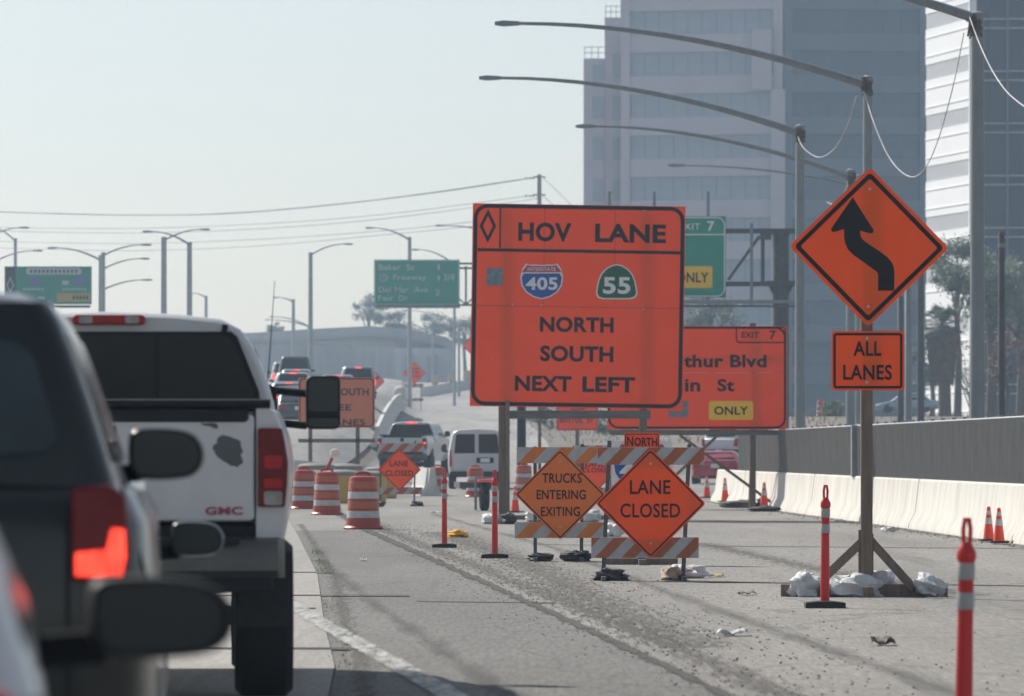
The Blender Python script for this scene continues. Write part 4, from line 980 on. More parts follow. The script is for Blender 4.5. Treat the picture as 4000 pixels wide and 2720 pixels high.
# ---- GMC pickup in front
def pickup(label, loc, rz, near=True, lit=False):
    t = thing('pickup_truck', label, 'pickup truck', loc, rz)
    HWs = 1.03
    # bed sides
    for sd in (-1, 1):
        pr = [(.842, .82), (.98, .82), (1.005, .98), (1.02, 1.12), (1.03, 1.32), (1.01, 1.46), (.97, 1.57), (.945, 1.615), (.92, 1.63), (.842, 1.63)]
        mb = MB(); rows = []
        for y, k, zb in ((0, -.015, .92), (.03, 0, .90), (.30, 0, .84), (.60, .015, .84), (.78, .03, 1.04), (1.2, .04, 1.16), (1.62, .03, 1.04), (1.8, .01, .84), (2.10, 0, .84)):
            rows.append([(sd * (x + (k if x > .9 else 0)), y, max(z, zb)) for x, z in pr])
        mb.loft(rows); mb.build('bed_side', PWHITE, t, smooth=35)
        # tail lamp
        P = [(.850, 1.088), (1.0, 1.088), (1.012, 1.20), (1.018, 1.34), (1.0, 1.45), (.985, 1.522), (.850, 1.522)]
        P = [(sd * x, z) for x, z in P]
        tl = MB().prism(P if sd > 0 else P[::-1], -.045, .16).build('tail_lamp', LENS, t, bevel=.012)
        for z0, z1, m in ((1.30, 1.37, LIT if lit else LENSB), (1.19, 1.245, LENSB), (1.098, 1.175, LENSC)):
            Q = rrect(.885, .985, z0, z1, .012, 2); Q = [(sd * x, z) for x, z in Q]
            MB().prism(Q if sd > 0 else Q[::-1], -.052, -.044).build('lens_segment', m, tl)
    fl_ = MB().box((0, 1.05, .95), (1.68, 2.0, .06)); fl_.build('bed_floor', TRIM, t)
    MB().box((0, 2.08, 1.28), (1.7, .04, .68)).build('bed_front', PWHITE, t)
    tgm = MB(); tgm.prism(rrect(-.832, .832, 1.01, 1.60, .03), -.02, .05)
    tg = tgm.build('tailgate', PWHITE, t, bevel=.012)
    MB().prism(rrect(-.80, .80, 1.555, 1.625, .025), -.035, .05).build('tailgate_cap', TRIM, tg, bevel=.008)
    MB().prism(rrect(-.075, .075, 1.40, 1.535, .015), -.028, -.015).build('handle_bezel', TRIM, tg, bevel=.004)
    MB().box((0, -.034, 1.475), (.11, .014, .035)).build('handle', TRIM, tg)
    for z in (1.12, 1.38): MB().box((0, -.019, z), (1.56, .004, .006)).build('tailgate_crease', PWHITE, tg)
    if near:
        pc = [(1235, 1035), (1300, 1050), (1375, 1085), (1390, 1150), (1375, 1190), (1395, 1235), (1350, 1275), (1310, 1265), (1250, 1230), (1200, 1190), (1170, 1140), (1180, 1105), (1205, 1090), (1205, 1060)]
        pc2 = [(1085, 950), (1200, 955), (1210, 985), (1180, 990), (1150, 975), (1090, 962)]
        for P in (pc, pc2):
            P = [((200 + x / 1.859 - 402) / 710, EYE - (1150 + y / 1.859 - 1768) / 710) for x, y in P]
            # roughen the torn outline
            Q = []
            for i in range(len(P)):
                a, b = P[i], P[(i + 1) % len(P)]; Q.append(a)
                for k in (.33, .66): Q.append((a[0] + (b[0] - a[0]) * k + rnd.uniform(-.005, .005), a[1] + (b[1] - a[1]) * k + rnd.uniform(-.005, .005)))
            MB().prism(Q[::-1], -.0215, -.019).build('peeled_paint', PRIMER, tg)['label'] = 'grey patch of peeled paint'
        put('badge', text_mesh('GMC', .205, .045, BADGE, .035), tg, (.665, -.027, 1.067))
    # tonneau
    MB().box((0, 1.02, 1.65), (1.84, 2.02, .05)).build('bed_cover', TRIM, t, bevel=.012)
    MB().tube([(-.92, -.01, 1.66), (.92, -.01, 1.66)], .022, 8).build('cover_rail', TRIM, t, smooth=40)
    # bumper
    bmp = MB()
    pro = [(-.16, .70), (-.19, .74), (-.19, .86), (-.16, .905), (-.02, .915), (-.02, .72)]
    xs = [(-1.0, .12), (-.96, .03), (-.80, 0), (-.3, -.02), (.3, -.02), (.80, 0), (.96, .03), (1.0, .12)]
    bmp.loft([[(x, y + dy, z) for y, z in pro] for x, dy in xs]); bo = bmp.build('bumper', CHROME, t, smooth=35)
    MB().box((0, -.16, .906), (1.5, .15, .022)).build('step_pad', TRIM, bo, bevel=.005)
    MB().prism(rrect(-.24, .24, .745, .875, .02), -.222, -.20).build('plate_recess', TRIM, bo)
    MB().prism(rrect(-.155, .155, .755, .865, .01), -.228, -.221).build('licence_plate', SWHITE, bo)
    MB().box((0, -.06, .665), (1.86, .16, .09)).build('valance', TRIM, t, bevel=.01)
    MB().box((0, -.10, .60), (.12, .3, .12)).build('tow_hitch', TRIM, t)
    MB().box((0, .6, .80), (1.5, 1.2, .12)).build('underframe', TRIM, t)
    MB().lathe([(.12, -.11), (.34, -.12), (.37, -.06), (.37, .06), (.34, .12), (.12, .11)], 24).build('spare_tyre', TYRE, t, smooth=40, loc=(0, .62, .66))
    MB().tube([(.5, -.02, .60), (.5, 1.0, .62), (.45, 2.2, .55)], .04, 8).build('exhaust', DSTEEL, t, smooth=40)
    for sd in (-1, 1): MB().box((sd * .42, 2.0, .70), (.1, 4.0, .16)).build('chassis_rail', TRIM, t); MB().box((sd * .90, .62, .62), (.30, .015, .42)).build('mud_flap', RUBBER, t)
    MB().lathe([(.05, -.75), (.13, -.25), (.14, .25), (.05, .75)], 14, (0, 1.22, .46), 'x').build('rear_axle', TRIM, t, smooth=40)
    # cab by cross-sections
    half = [(0, .62), (.93, .62), (.965, .9), (.985, 1.3), (.985, 1.55), (.965, 1.68), (.93, 1.80), (.885, 1.92), (.835, 2.02), (.77, 2.11), (.66, 2.17), (.40, 2.20), (0, 2.215)]
    def cs(y, kx, kz, z1=None):
        r = [(x * kx, y, z if z < 1.6 else 1.6 + (z - 1.6) * kz) for x, z in half]
        return r + [(-x, yy, z) for x, yy, z in reversed(r[1:-1])]
    cb = MB(); cb.loft([cs(2.14, .965, .955), cs(2.17, .99, .985), cs(2.24, 1, 1), cs(3.2, 1, 1), cs(4.3, 1, .985), cs(4.45, .99, .95), cs(4.75, .985, .55), cs(5.05, .98, .06)])
    cab = cb.build('cab', PWHITE, t, smooth=40)
    rw = [(-.865, 1.695), (.865, 1.695), (.86, 1.75), (.735, 2.055), (.70, 2.085), (-.70, 2.085), (-.735, 2.055), (-.86, 1.75)]
    MB().prism(rw, 2.118, 2.135).build('rear_window', GLASS, cab)
    MB().ring([(x * 1.02, 1.89 + (z - 1.89) * 1.05) for x, z in rw], [(x * .985, 1.89 + (z - 1.89) * .97) for x, z in rw], 2.110, 2.136).build('window_seal', TRIM, cab)
    for x in (-.28, .28): MB().box((x, 2.114, 1.89), (.022, .012, .36)).build('slider_frame', TRIM, cab)
    for sd in (-1, 1):
        MB().add([(sd * .975, 2.35, 1.68), (sd * .975, 3.25, 1.68), (sd * .85, 3.25, 2.02), (sd * .85, 2.42, 2.02)], [(0, 1, 2, 3)]).build('side_window', GLASS, cab)
        MB().add([(sd * .978, 3.35, 1.68), (sd * .978, 4.35, 1.68), (sd * .853, 4.15, 2.02), (sd * .853, 3.35, 2.02)], [(0, 1, 2, 3)]).build('side_window', GLASS, cab)
        MB().box((sd * .672, 2.137, 2.095), (.034, .03, .085), Matrix.Rotation(sd * .2, 3, 'Y')).build('roof_seam', TRIM, cab)
    ch = MB().prism(rrect(-.214, .214, 2.135, 2.192, .027), 2.085, 2.2).build('high_brake_lamp', LENSB if not lit else LIT, t, bevel=.008)
    for x in (-.135, .135): MB().prism(rrect(x - .04, x + .04, 2.142, 2.186, .008, 2), 2.078, 2.086).build('cargo_lens', LENSC, ch)
    # front
    hd = MB(); hd.loft([[(x * k, y, z) for x, z in ((-1.0, .7), (-1.0, 1.25), (-.9, zt), (.9, zt), (1.0, 1.25), (1.0, .7))] for y, k, zt in ((5.0, .985, 1.60), (5.9, .99, 1.52), (6.25, .95, 1.40), (6.35, .9, 1.25))])
    hd.build('hood', PWHITE, t, smooth=35)
    wheels(t, .445, .33, .895, (1.22, 5.4))
    if near:
        # tow mirrors
        for sd in (-1, 1):
            mm = MB(); ring = rrect(-.108, .108, -.168, .168, .04, 4); n = len(ring)
            cx, cy, cz = sd * 1.295, 4.4, 1.70
            mm.loft([[(cx + x * k, cy + yy, cz + z * k) for x, z in ring] for k, yy in ((.96, -.01), (1, .01), (1, .06), (.85, .14))])
            ms = mm.build('mirror', TRIM, t, smooth=45)
            MB().prism([(cx + x * .86, cz + .045 + z * .62) for x, z in ring], cy - .014, cy - .008).build('mirror_glass', MGLASS, ms)
            MB().prism([(cx + x * .86, cz - .125 + z * .16) for x, z in ring], cy - .014, cy - .008).build('mirror_glass', MGLASS, ms)
            for dz in (.055, -.145): MB().tube([(cx - sd * .10, cy + .05, cz + dz), (cx - sd * .30, cy + .07, cz + dz + .02)], .024, 8).build('mirror_arm', TRIM, ms, smooth=40)
            MB().prism([(cx - sd * .32 - .045, cz - .2), (cx - sd * .32 + .045, cz - .2), (cx - sd * .32 + .03, cz + .1), (cx - sd * .32 - .045, cz + .12)], cy, cy + .2).build('mirror_mount', TRIM, ms, bevel=.02)
        MB().tube([(.93, 5.0, 1.5), (.965, 4.95, 1.95), (1.0, 4.9, 2.47)], [.006, .004, .002], 6).build('antenna', TRIM, t)
        # dark seats and headrests behind the glass are hidden by the tint
    else:
        for sd in (-1, 1): mirror(t, PWHITE, sd * 1.12, 4.3, 1.72, .24, .26, sd)
    return t
HEAD = 0.05
PX, PY = -2.25, 33.8
pickup('white pickup truck with peeling paint patch and black bed cover, stopped in the left lane', (PX, PY, .012), HEAD, True)
g = at(1571, 1818, 97)
pickup('small far white pickup truck with brake lights on, heading up the ramp', (g.x, g.y, zg(g.x, g.y) + .03), R(-9), False, True)

# ---- dark SUV, hidden sedan and white car in the queue
suv = car('dark slate SUV with lit red brake lamp, close by on the left', (-1.985, 17.0, .012), HEAD, PDARK, 4.9, 1.99, 1.84, 1.30, 'suv', False, None, .25, .38, mirrors=False, lamps=False, lv=[(0, .90), (.4, .83), (.67, .775), (.9, .72), (.96, .695), (1, .61)], rake=.26, corner=.13, rw=(.87, .2, .76), glass=M('lightened_glass', (.030, .046, .052), .1, .3, 1.5, spec=.4))  # SUV glass lightened; daylight through the cabin is put into its colour
mirror(suv, PDARK, 1.01, 2.95, 1.385, .25, .175, 1, 3.0, .25)
mirror(suv, PDARK, -1.10, 2.95, 1.385, .25, .175, -1, 3.0, .25)
for sd in (-1, 1):
    tl = MB(); P = [(sd * x, z) for x, z in ((.765, 1.03), (.915, 1.03), (.93, 1.12), (.915, 1.27), (.87, 1.30), (.765, 1.29))]
    lp = tl.prism(P if sd > 0 else P[::-1], -.035, .15).build('tail_lamp', LENS, suv, bevel=.012)
    P = [(sd * x, z) for x, z in ((.775, 1.045), (.905, 1.045), (.915, 1.10), (.912, 1.175), (.875, 1.18), (.862, 1.12), (.775, 1.11))]
    MB().prism(P if sd > 0 else P[::-1], -.042, -.034).build('lit_segment', LIT, lp, bevel=.006)
    MB().box((sd * .755, .008, .90), (.012, .03, .62)).build('tailgate_seam', TRIM, suv)
    MB().beam((sd * .972, .16, 1.02), (sd * .90, .2, 1.30), .01).build('door_seam', TRIM, suv)
MB().box((0, -.03, .99), (1.2, .03, .03)).build('tailgate_trim', CHROME, suv)
MB().tube([(-.45, .02, 1.42), (.3, .01, 1.46)], .012, 6).build('rear_wiper', TRIM, suv)
car('low grey sedan mostly hidden between the dark SUV and the white pickup', (-2.18, 22.6, .012), HEAD, PBLK, 4.7, 1.80, 1.43, .95, 'sedan')
wc = car('blurred white crossover at the bottom left corner, nearest vehicle', (-1.52, 8.1, .012), .08, PWHITE, 4.3, 1.86, 1.42, 1.08, 'suv', False, None, .22, .34, mirrors=False, lamps=False, corner=.3)
for sd in (-1, 1):
    P = [(sd * x, z) for x, z in ((.66, .95), (.86, .96), (.885, 1.03), (.85, 1.07), (.68, 1.06))]
    MB().prism(P if sd > 0 else P[::-1], -.02, .16).build('tail_lamp', LENSB, wc, bevel=.02)
mirror(wc, TRIM, 1.12, 2.75, 1.095, .265, .15, 1, 2.3, .35)
mirror(wc, TRIM, -1.08, 2.75, 1.095, .265, .15, -1, 2.3, .35)

# ---- far traffic
for px, s, paint, kind, Hh, lit, lab in ((1153, 67, PBLK, 'suv', 1.95, False, 'dark SUV at the head of the far left traffic column'), (1160, 72, PGREY, 'sedan', 1.45, True, 'silver sedan right behind the dark far SUV'),
        (1146, 78, PWHITE, 'suv', 1.55, True, 'white hatchback in the middle of the far left column'), (1130, 84, PGREY, 'sedan', 1.45, True, 'pale silver sedan fourth back in the far left column'),
        (1165, 90, PBLK, 'sedan', 1.42, False, 'charcoal sedan last in the far left column above the mirror arm'), (1380, 83, PWHITE, 'suv', 1.80, True, 'white SUV with red brake lamps above the SOUTH sign'),
        (1322, 79, PGREY, 'sedan', 1.5, True, 'silver sedan left of the white SUV above the SOUTH sign'), (1400, 73, PGREY, 'suv', 1.75, True, 'silver SUV just ahead of the white SUV above the SOUTH sign'), (1120, 62, PWHITE, 'suv', 1.8, True, 'white SUV left of the dark SUV in far traffic')):
    g = at(px, 1768, s)
    car(lab, (g.x, g.y, zg(g.x, g.y) + .03), HEAD, paint, 4.6, 1.85 if kind == 'sedan' else 1.95, Hh, .92 if kind == 'sedan' else 1.08, kind, lit, 'stop and go traffic on the far left carriageway', detail=0)
g = at(2793, 1922, 102); car('red sports coupe facing away behind two orange cones', (g.x, g.y, zg(g.x, g.y) + .01), R(-4), PRED, 4.7, 1.86, 1.28, .92, 'sedan', False, detail=0)
g = at(2810, 1800, 90); car('white car beyond the red coupe, seen under the exit sign', (g.x, g.y, zg(g.x, g.y) + .01), R(-35), PWHITE, 4.9, 1.95, 1.85, 1.05, 'suv', False, detail=0)
g = at(3545, 1626, 54); car('pale blue sedan passing sideways on the street behind the fence', (g.x + 2.2, g.y, zg(g.x, g.y) + .25), R(90), PBLUE, 4.6, 1.82, 1.42, .90, 'sedan', False, detail=0)

# ---- white van
g = at(1862, 1922, 110)
vn = thing('cargo_van', 'white cargo van with two dark rear windows behind the drums', 'van', (g.x, g.y, zg(g.x, g.y) + .01), R(1))
half = [(0, .42), (.86, .42), (.96, .55), (1.0, .9), (.995, 1.25), (.95, 1.55), (.87, 1.92), (.80, 2.04), (.62, 2.11), (0, 2.15)]
def vs_(y, kx, kz): 
    r = [(x * kx, y, .42 + (z - .42) * kz) for x, z in half]; return r + [(-x, a, z) for x, a, z in reversed(r[1:-1])]
mb = MB(); mb.loft([vs_(0, .97, .985), vs_(.06, 1, 1), vs_(3.9, 1, 1), vs_(4.3, .99, .95), vs_(4.7, .98, .62), vs_(5.4, .92, .5), vs_(5.6, .85, .4)]); vb = mb.build('body', PWHITE, vn, smooth=35)
for sd in (-1, 1):
    P = [(sd * x, z) for x, z in ((.03, .62), (.84, .62), (.85, 1.3), (.80, 1.95), (.03, 2.0))]
    dr = MB().prism(P if sd > 0 else P[::-1], -.02, .02).build('rear_door', PWHITE, vn, bevel=.015)
    P = [(sd * x, z) for x, z in ((.07, 1.27), (.79, 1.27), (.74, 1.90), (.68, 1.95), (.07, 1.95))]
    MB().prism(P if sd > 0 else P[::-1], -.027, -.018).build('door_window', GLASS, dr)
    P = [(sd * x, z) for x, z in ((.88, .80), (.965, .80), (.955, 1.35), (.90, 1.42))]
    MB().prism(P if sd > 0 else P[::-1], -.025, .06).build('tail_lamp', LENSB, vn)
    mirror(vn, TRIM, sd * 1.14, 4.2, 1.45, .2, .3, sd)
MB().box((0, -.06, .52), (1.9, .16, .2)).build('bumper', TRIM, vn, bevel=.02)
MB().prism(rrect(-.30, .30, .92, 1.12, .04), -.035, -.018).build('plate_recess', TRIM, vn, loc=(.30, 0, 0))
MB().box((.30, -.036, 1.02), (.34, .01, .15)).build('licence_plate', SWHITE, vn)
wheels(vn, .37, .25, .84, (1.2, 4.7))

# ------------------------------------------------------------------ overhead green signs
S7 = 105.0
g = at(3050, 1768, S7); z0 = zg(g.x, g.y)
ga = thing('sign_gantry', 'steel cantilever gantry with green EXIT 7 sign and yellow ONLY plate', 'gantry', (g.x, g.y, z0))
gx_ = lambda px: (px - 3050) / S7
gz = lambda py: zpx(py, S7) - z0
E = Sign(ga, 2600, 1005, S7, (gx_(2600), -.45, gz(1005)), .03)
e1 = E.plate(rrect(E.L(2366, 0)[0], E.L(2834, 0)[0], E.L(0, 1164)[1], E.L(0, 847)[1], .02), SGREEN)
E.outline(2369, 2831, 850, 1161, .30, .045, SWHITE, e1)
E.rect(2560, 2828, 916, 921, 0, SWHITE, 'divider_line', e1)
E.txt('EXIT', 2652, 2734, 875, 899, SWHITE, e1, .01); E.txt('7', 2761, 2790, 866, 905, SWHITE, e1, .03)
ep = E.rect(2620, 2781, 1042, 1127, .08, SYELLOW, 'only_plate', e1, .01)
E.txt('ONLY', 2642, 2766, 1066, 1106, BLACK, ep, .02, -.042)
E.txt('MacArthur Blvd', 2390, 2640, 950, 975, SWHITE, e1, .015)
MB().lathe([(.31, -.3), (.31, gz(1150)), (.33, gz(1125)), (.31, gz(1110)), (.31, gz(917))], 16).build('column', DSTEEL, ga, smooth=30)
MB().lathe([(.36, gz(920)), (.36, gz(912))], 16).build('column_cap', DSTEEL, ga)
MB().prism([(gx_(2992), gz(1098)), (gx_(3018), gz(1150)), (gx_(3082), gz(1150)), (gx_(3108), gz(1098))], -.2, .2).build('bracket', DSTEEL, ga)
for py, h in ((903, .16), (1110, .16)):
    for yy in (-.33, .33): MB().box(((gx_(2370) + gx_(3112)) / 2, yy, gz(py)), (gx_(3112) - gx_(2370), .1, h)).build('chord', DSTEEL, ga)
for px in (2978, 3108, 2700, 2550): MB().beam((gx_(px), -.33, gz(905)), (gx_(px), -.33, gz(1108)), .14 if px == 2978 else .07, .08).build('strut', DSTEEL, ga)
MB().beam((gx_(2843), -.33, gz(1095)), (gx_(2965), -.33, gz(925)), .11, .08).build('strut', DSTEEL, ga)
MB().box((gx_(2990), -.33, gz(922)), (.42, .09, .3)).build('gusset', DSTEEL, ga)
for px in (2380, 2555, 2765): MB().box((gx_(px), -.40, (gz(750) + gz(1195)) / 2), (.11, .07, gz(750) - gz(1195))).build('hanger', GALV, ga)
MB().box((gx_(2934), -.40, (gz(873) + gz(1200)) / 2), (.12, .07, gz(873) - gz(1200))).build('hanger', GALV, ga)
for py, h, m in ((1182, .13, GALV), (1199, .07, DSTEEL)): MB().box(((gx_(2375) + gx_(3112)) / 2, -1.0, gz(py)), (gx_(3112) - gx_(2375), .5, h)).build('walkway_rail', m, ga)
MB().box((gx_(2400), -.6, gz(757)), (.28, .25, .12)).build('sign_lamp', ALU, ga)

S8 = 60.0
g = at(2120, 1768, S8); z0 = zg(g.x, g.y)
gb = thing('sign_gantry', 'far green Baker St and Del Mar Ave mileage sign on overhead truss', 'gantry', (g.x, g.y, z0))
bx_ = lambda px: (px - 2120) / S8
bz = lambda py: zpx(py, S8) - z0
Bk = Sign(gb, 1629, 1105, S8, (bx_(1629), -.6, bz(1105)), .04)
b1 = Bk.plate([Bk.L(1462, 1194), Bk.L(1796, 1194), Bk.L(1796, 1016), Bk.L(1462, 1016)], SGREEN)
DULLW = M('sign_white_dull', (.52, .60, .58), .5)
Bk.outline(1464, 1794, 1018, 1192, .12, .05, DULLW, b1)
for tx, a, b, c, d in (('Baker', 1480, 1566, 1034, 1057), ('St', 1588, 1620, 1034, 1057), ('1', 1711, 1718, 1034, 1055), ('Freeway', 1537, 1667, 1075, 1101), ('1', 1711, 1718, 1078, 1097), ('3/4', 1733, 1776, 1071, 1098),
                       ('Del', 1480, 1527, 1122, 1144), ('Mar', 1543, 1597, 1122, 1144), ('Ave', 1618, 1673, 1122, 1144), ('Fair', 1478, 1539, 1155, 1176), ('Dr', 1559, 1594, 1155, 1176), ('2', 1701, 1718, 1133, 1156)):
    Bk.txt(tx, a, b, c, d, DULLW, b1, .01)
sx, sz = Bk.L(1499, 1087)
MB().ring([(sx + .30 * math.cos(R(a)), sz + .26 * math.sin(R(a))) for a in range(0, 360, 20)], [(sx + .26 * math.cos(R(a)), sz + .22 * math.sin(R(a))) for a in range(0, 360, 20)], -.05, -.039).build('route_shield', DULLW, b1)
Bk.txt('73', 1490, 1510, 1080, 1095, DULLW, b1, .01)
MB().box((bx_(1629), -.62, bz(1201)), (5.6, .5, .14)).build('walkway_rail', GALV, gb)
for py in (1030, 1048, 1192): MB().box(((bx_(1470) + bx_(2130)) / 2, 0, bz(py)), (bx_(2130) - bx_(1470), .14, .13)).build('chord', DSTEEL, gb)
for i, px in enumerate((1480, 1640, 1820, 1980, 2110)): MB().beam((bx_(px), 0, bz(1040)), (bx_(px), 0, bz(1192)), .13).build('strut', DSTEEL, gb)
for a, b in ((1820, 1980), (1980, 2110), (1820, 1640)): MB().beam((bx_(a), 0, bz(1190)), (bx_(b), 0, bz(1045)), .10).build('strut', DSTEEL, gb)
MB().lathe([(.35, -.5), (.32, bz(1020))], 14).build('column', DSTEEL, gb, smooth=40)
for px in (1520, 1629, 1740): MB().box((bx_(px), -.5, bz(1200)), (.1, .3, .25)).build('hanger', DSTEEL, gb)

g = at(190, 1768, S8)
z0 = zg(g.x, g.y)
gc = thing('sign_gantry', 'hazy green carpool sign with black diamond panel at far left', 'gantry', (g.x, g.y, z0))
cz_ = lambda py: zpx(py, S8) - z0
Cs = Sign(gc, 189, 1118, S8, (0, -.4, cz_(1118)), .04)
c1 = Cs.plate([Cs.L(19, 1190), Cs.L(359, 1190), Cs.L(359, 1042), Cs.L(19, 1042)], SGREEN)
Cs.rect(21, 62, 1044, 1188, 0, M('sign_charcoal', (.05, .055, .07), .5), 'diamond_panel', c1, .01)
x, z = Cs.L(41, 1115)
MB().ring([(x + a * .26, z + b * .55) for a, b in ((0, -1), (1, 0), (0, 1), (-1, 0))], [(x + a * .17, z + b * .38) for a, b in ((0, -1), (1, 0), (0, 1), (-1, 0))], -.056, -.045).build('diamond_symbol', DULLW, c1)
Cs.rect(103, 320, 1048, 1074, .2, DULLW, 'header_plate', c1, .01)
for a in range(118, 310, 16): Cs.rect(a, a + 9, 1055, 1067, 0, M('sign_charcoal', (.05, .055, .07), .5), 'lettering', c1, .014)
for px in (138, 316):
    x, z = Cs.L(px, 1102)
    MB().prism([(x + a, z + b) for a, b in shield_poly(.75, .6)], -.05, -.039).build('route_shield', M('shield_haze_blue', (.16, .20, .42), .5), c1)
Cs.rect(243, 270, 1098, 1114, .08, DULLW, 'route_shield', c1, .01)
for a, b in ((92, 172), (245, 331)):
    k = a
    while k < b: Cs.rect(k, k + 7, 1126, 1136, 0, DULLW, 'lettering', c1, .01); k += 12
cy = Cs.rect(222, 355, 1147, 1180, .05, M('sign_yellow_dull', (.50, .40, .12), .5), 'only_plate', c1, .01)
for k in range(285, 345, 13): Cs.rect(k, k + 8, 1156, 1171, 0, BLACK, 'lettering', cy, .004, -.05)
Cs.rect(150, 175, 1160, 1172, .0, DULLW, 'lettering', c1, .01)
MB().lathe([(.35, -.5), (.32, cz_(1050))], 14, (0, .3, 0)).build('column', DSTEEL, gc, smooth=40)
MB().box((0, 0, cz_(1198)), (5.4, .6, .16)).build('walkway_rail', DSTEEL, gc)
for py in (1060, 1180): MB().box((0, 0, cz_(py)), (5.2, .14, .14)).build('chord', DSTEEL, gc)

# ------------------------------------------------------------------ street lamps
def arm_pts(x0, z0, x1, z1, n=12):
    """rises from the pole and flattens towards the lamp"""
    out = []
    for i in range(n + 1):
        t = i / n; out.append((x0 + (x1 - x0) * t, 0, z0 + (z1 - z0) * (1 - (1 - t) ** 1.9)))
    return out
def lamp(label, px, s, top, arms, rp=.11, ra=.05, group='street lamps', mat=GALV, cobra=True, base=None):
    if group == FG: mat = GALVL
    g = at(px, 1768, s); z0 = zg(g.x, g.y) if base is None else base
    t = thing('street_lamp', label, 'street lamp', (g.x, g.y, z0), 0, group)
    MB().lathe([(rp * 1.25, -.3), (rp, zpx(top, s) - z0)], 12).build('pole', mat, t, smooth=40)
    for (ty, tipx, tipy) in arms:
        x1 = (tipx - px) / s; z1 = zpx(tipy, s) - z0; zz = zpx(ty, s) - z0
        P = arm_pts(0, zz, x1, z1); n = len(P)
        MB().tube(P, [ra * (1.25 - .75 * i / (n - 1)) for i in range(n)], 8).build('arm', mat, t, smooth=40)
        sg = 1 if x1 > 0 else -1
        MB().loft([[(x1 + sg * d, y, z1 + zz_) for y, zz_ in ((-w, -h), (w, -h), (w * .8, h), (-w * .8, h))] for d, w, h in ((-.05, .05, .03), (.08, .14, .05), (.45, .16, .07), (.66, .10, .04))]).build('lamp_head', mat, t)
    MB().lathe([(rp * 1.15, zpx(top, s) - z0 - .02), (rp * 1.1, zpx(top, s) - z0 + .05), (rp * .4, zpx(top, s) - z0 + .09)], 12).build('pole_cap', mat, t)
    return t
TG = 'tall construction lamps with long arms'; FG = 'far freeway lamps'
GALVL = M('hazed_galvanised_steel', (0.40, 0.43, 0.45), 0.55, 0.15, 5, metal=0.2)  # lighter copy of the lamp steel; distance haze put into its colour
lamp('right foreground lamp pole whose arm leaves the top of the picture', 3818, 184, 60, [(75, 2165, -225)], .135, .085, TG)
lamp('lamp pole with the highest long arm in view, rising behind the winding arrow diamond', 3390, 155, 308, [(335, 2035, 92)], .115, .085, TG)
lamp('lamp pole left of the winding arrow diamond with second long arm', 3125, 134.8, 498, [(522, 1960, 305)], .125, .085, TG)
lamp('thin lamp pole behind the winding arrow diamond, third arm down', 3322, 116, 670, [(692, 2325, 494)], .13, .075, TG)
lamp('farthest lamp of the row, short looking fourth arm across the tower', 3352, 92, 690, [(725, 2670, 647)], .10, .05, TG)
# cable clutter and festoon cables
def clutter(px, py, s, lab):
    g = at(px, py, s); mb = MB(); r2 = random.Random(px)
    for k in range(8):
        a = [(r2.uniform(-.22, .22), r2.uniform(-.3, -.05), r2.uniform(-.5, .25)) for _ in range(6)]; a[0] = (0, -.15, .1)
        mb.tube([Vector(q) * .75 for q in a], .02, 5)
    o = mb.build('cable_coil', M('brown_cable', (.14, .11, .10), .7, .4, 8), loc=g); tag(o, lab, 'cable', 'coiled cables tied to lamp poles')
clutter(3805, 85, 184, 'coiled cable at the top of the right foreground lamp pole')
clutter(3385, 330, 155, 'coiled cable at the pole top above the winding arrow diamond')
clutter(3125, 520, 134.8, 'coiled cable on the pole top left of the diamond sign')
clutter(3325, 695, 116, 'coiled cable on the thin pole beside the diamond tip')
def festoon(label, P, r=.012, mat=CABLE, name='power_cable', group='festoon cables'):
    pts = [at(*p) for p in P]; mb = MB(); out = []
    n = len(pts)
    for i in range(n - 1):                                   # Catmull-Rom through the measured points
        a, b, c, d = pts[max(i - 1, 0)], pts[i], pts[i + 1], pts[min(i + 2, n - 1)]
        for k in range(6):
            t = k / 6; out.append(.5 * ((2 * b) + (c - a) * t + (2 * a - 5 * b + 4 * c - d) * t * t + (3 * b - a - 3 * c + d) * t ** 3))
    out.append(pts[-1]); mb.tube(out, r, 6)
    return tag(mb.build(name, mat, smooth=60), label, 'cable', group)
festoon('pale sagging cable from the diamond sign pole to the right foreground pole', [(3375, 350, 155), (3410, 470, 157), (3470, 610, 161), (3540, 685, 165), (3600, 675, 169), (3660, 560, 174), (3720, 350, 178), (3765, 130, 184)])
festoon('pale cable from the left lamp pole up to the diamond sign pole', [(3115, 530, 134.8), (3140, 580, 137), (3200, 615, 141), (3260, 580, 146), (3310, 490, 150), (3345, 375, 155)], .011)
festoon('pale cable sagging off the right edge from the foreground pole', [(3785, 60, 184), (3830, 180, 188), (3890, 300, 194), (3960, 385, 200), (4060, 440, 208), (4200, 420, 216)])
festoon('thin cable hanging below the thin pole left of the diamond', [(3318, 700, 116), (3290, 770, 112), (3262, 800, 108), (3230, 790, 100)], .012)

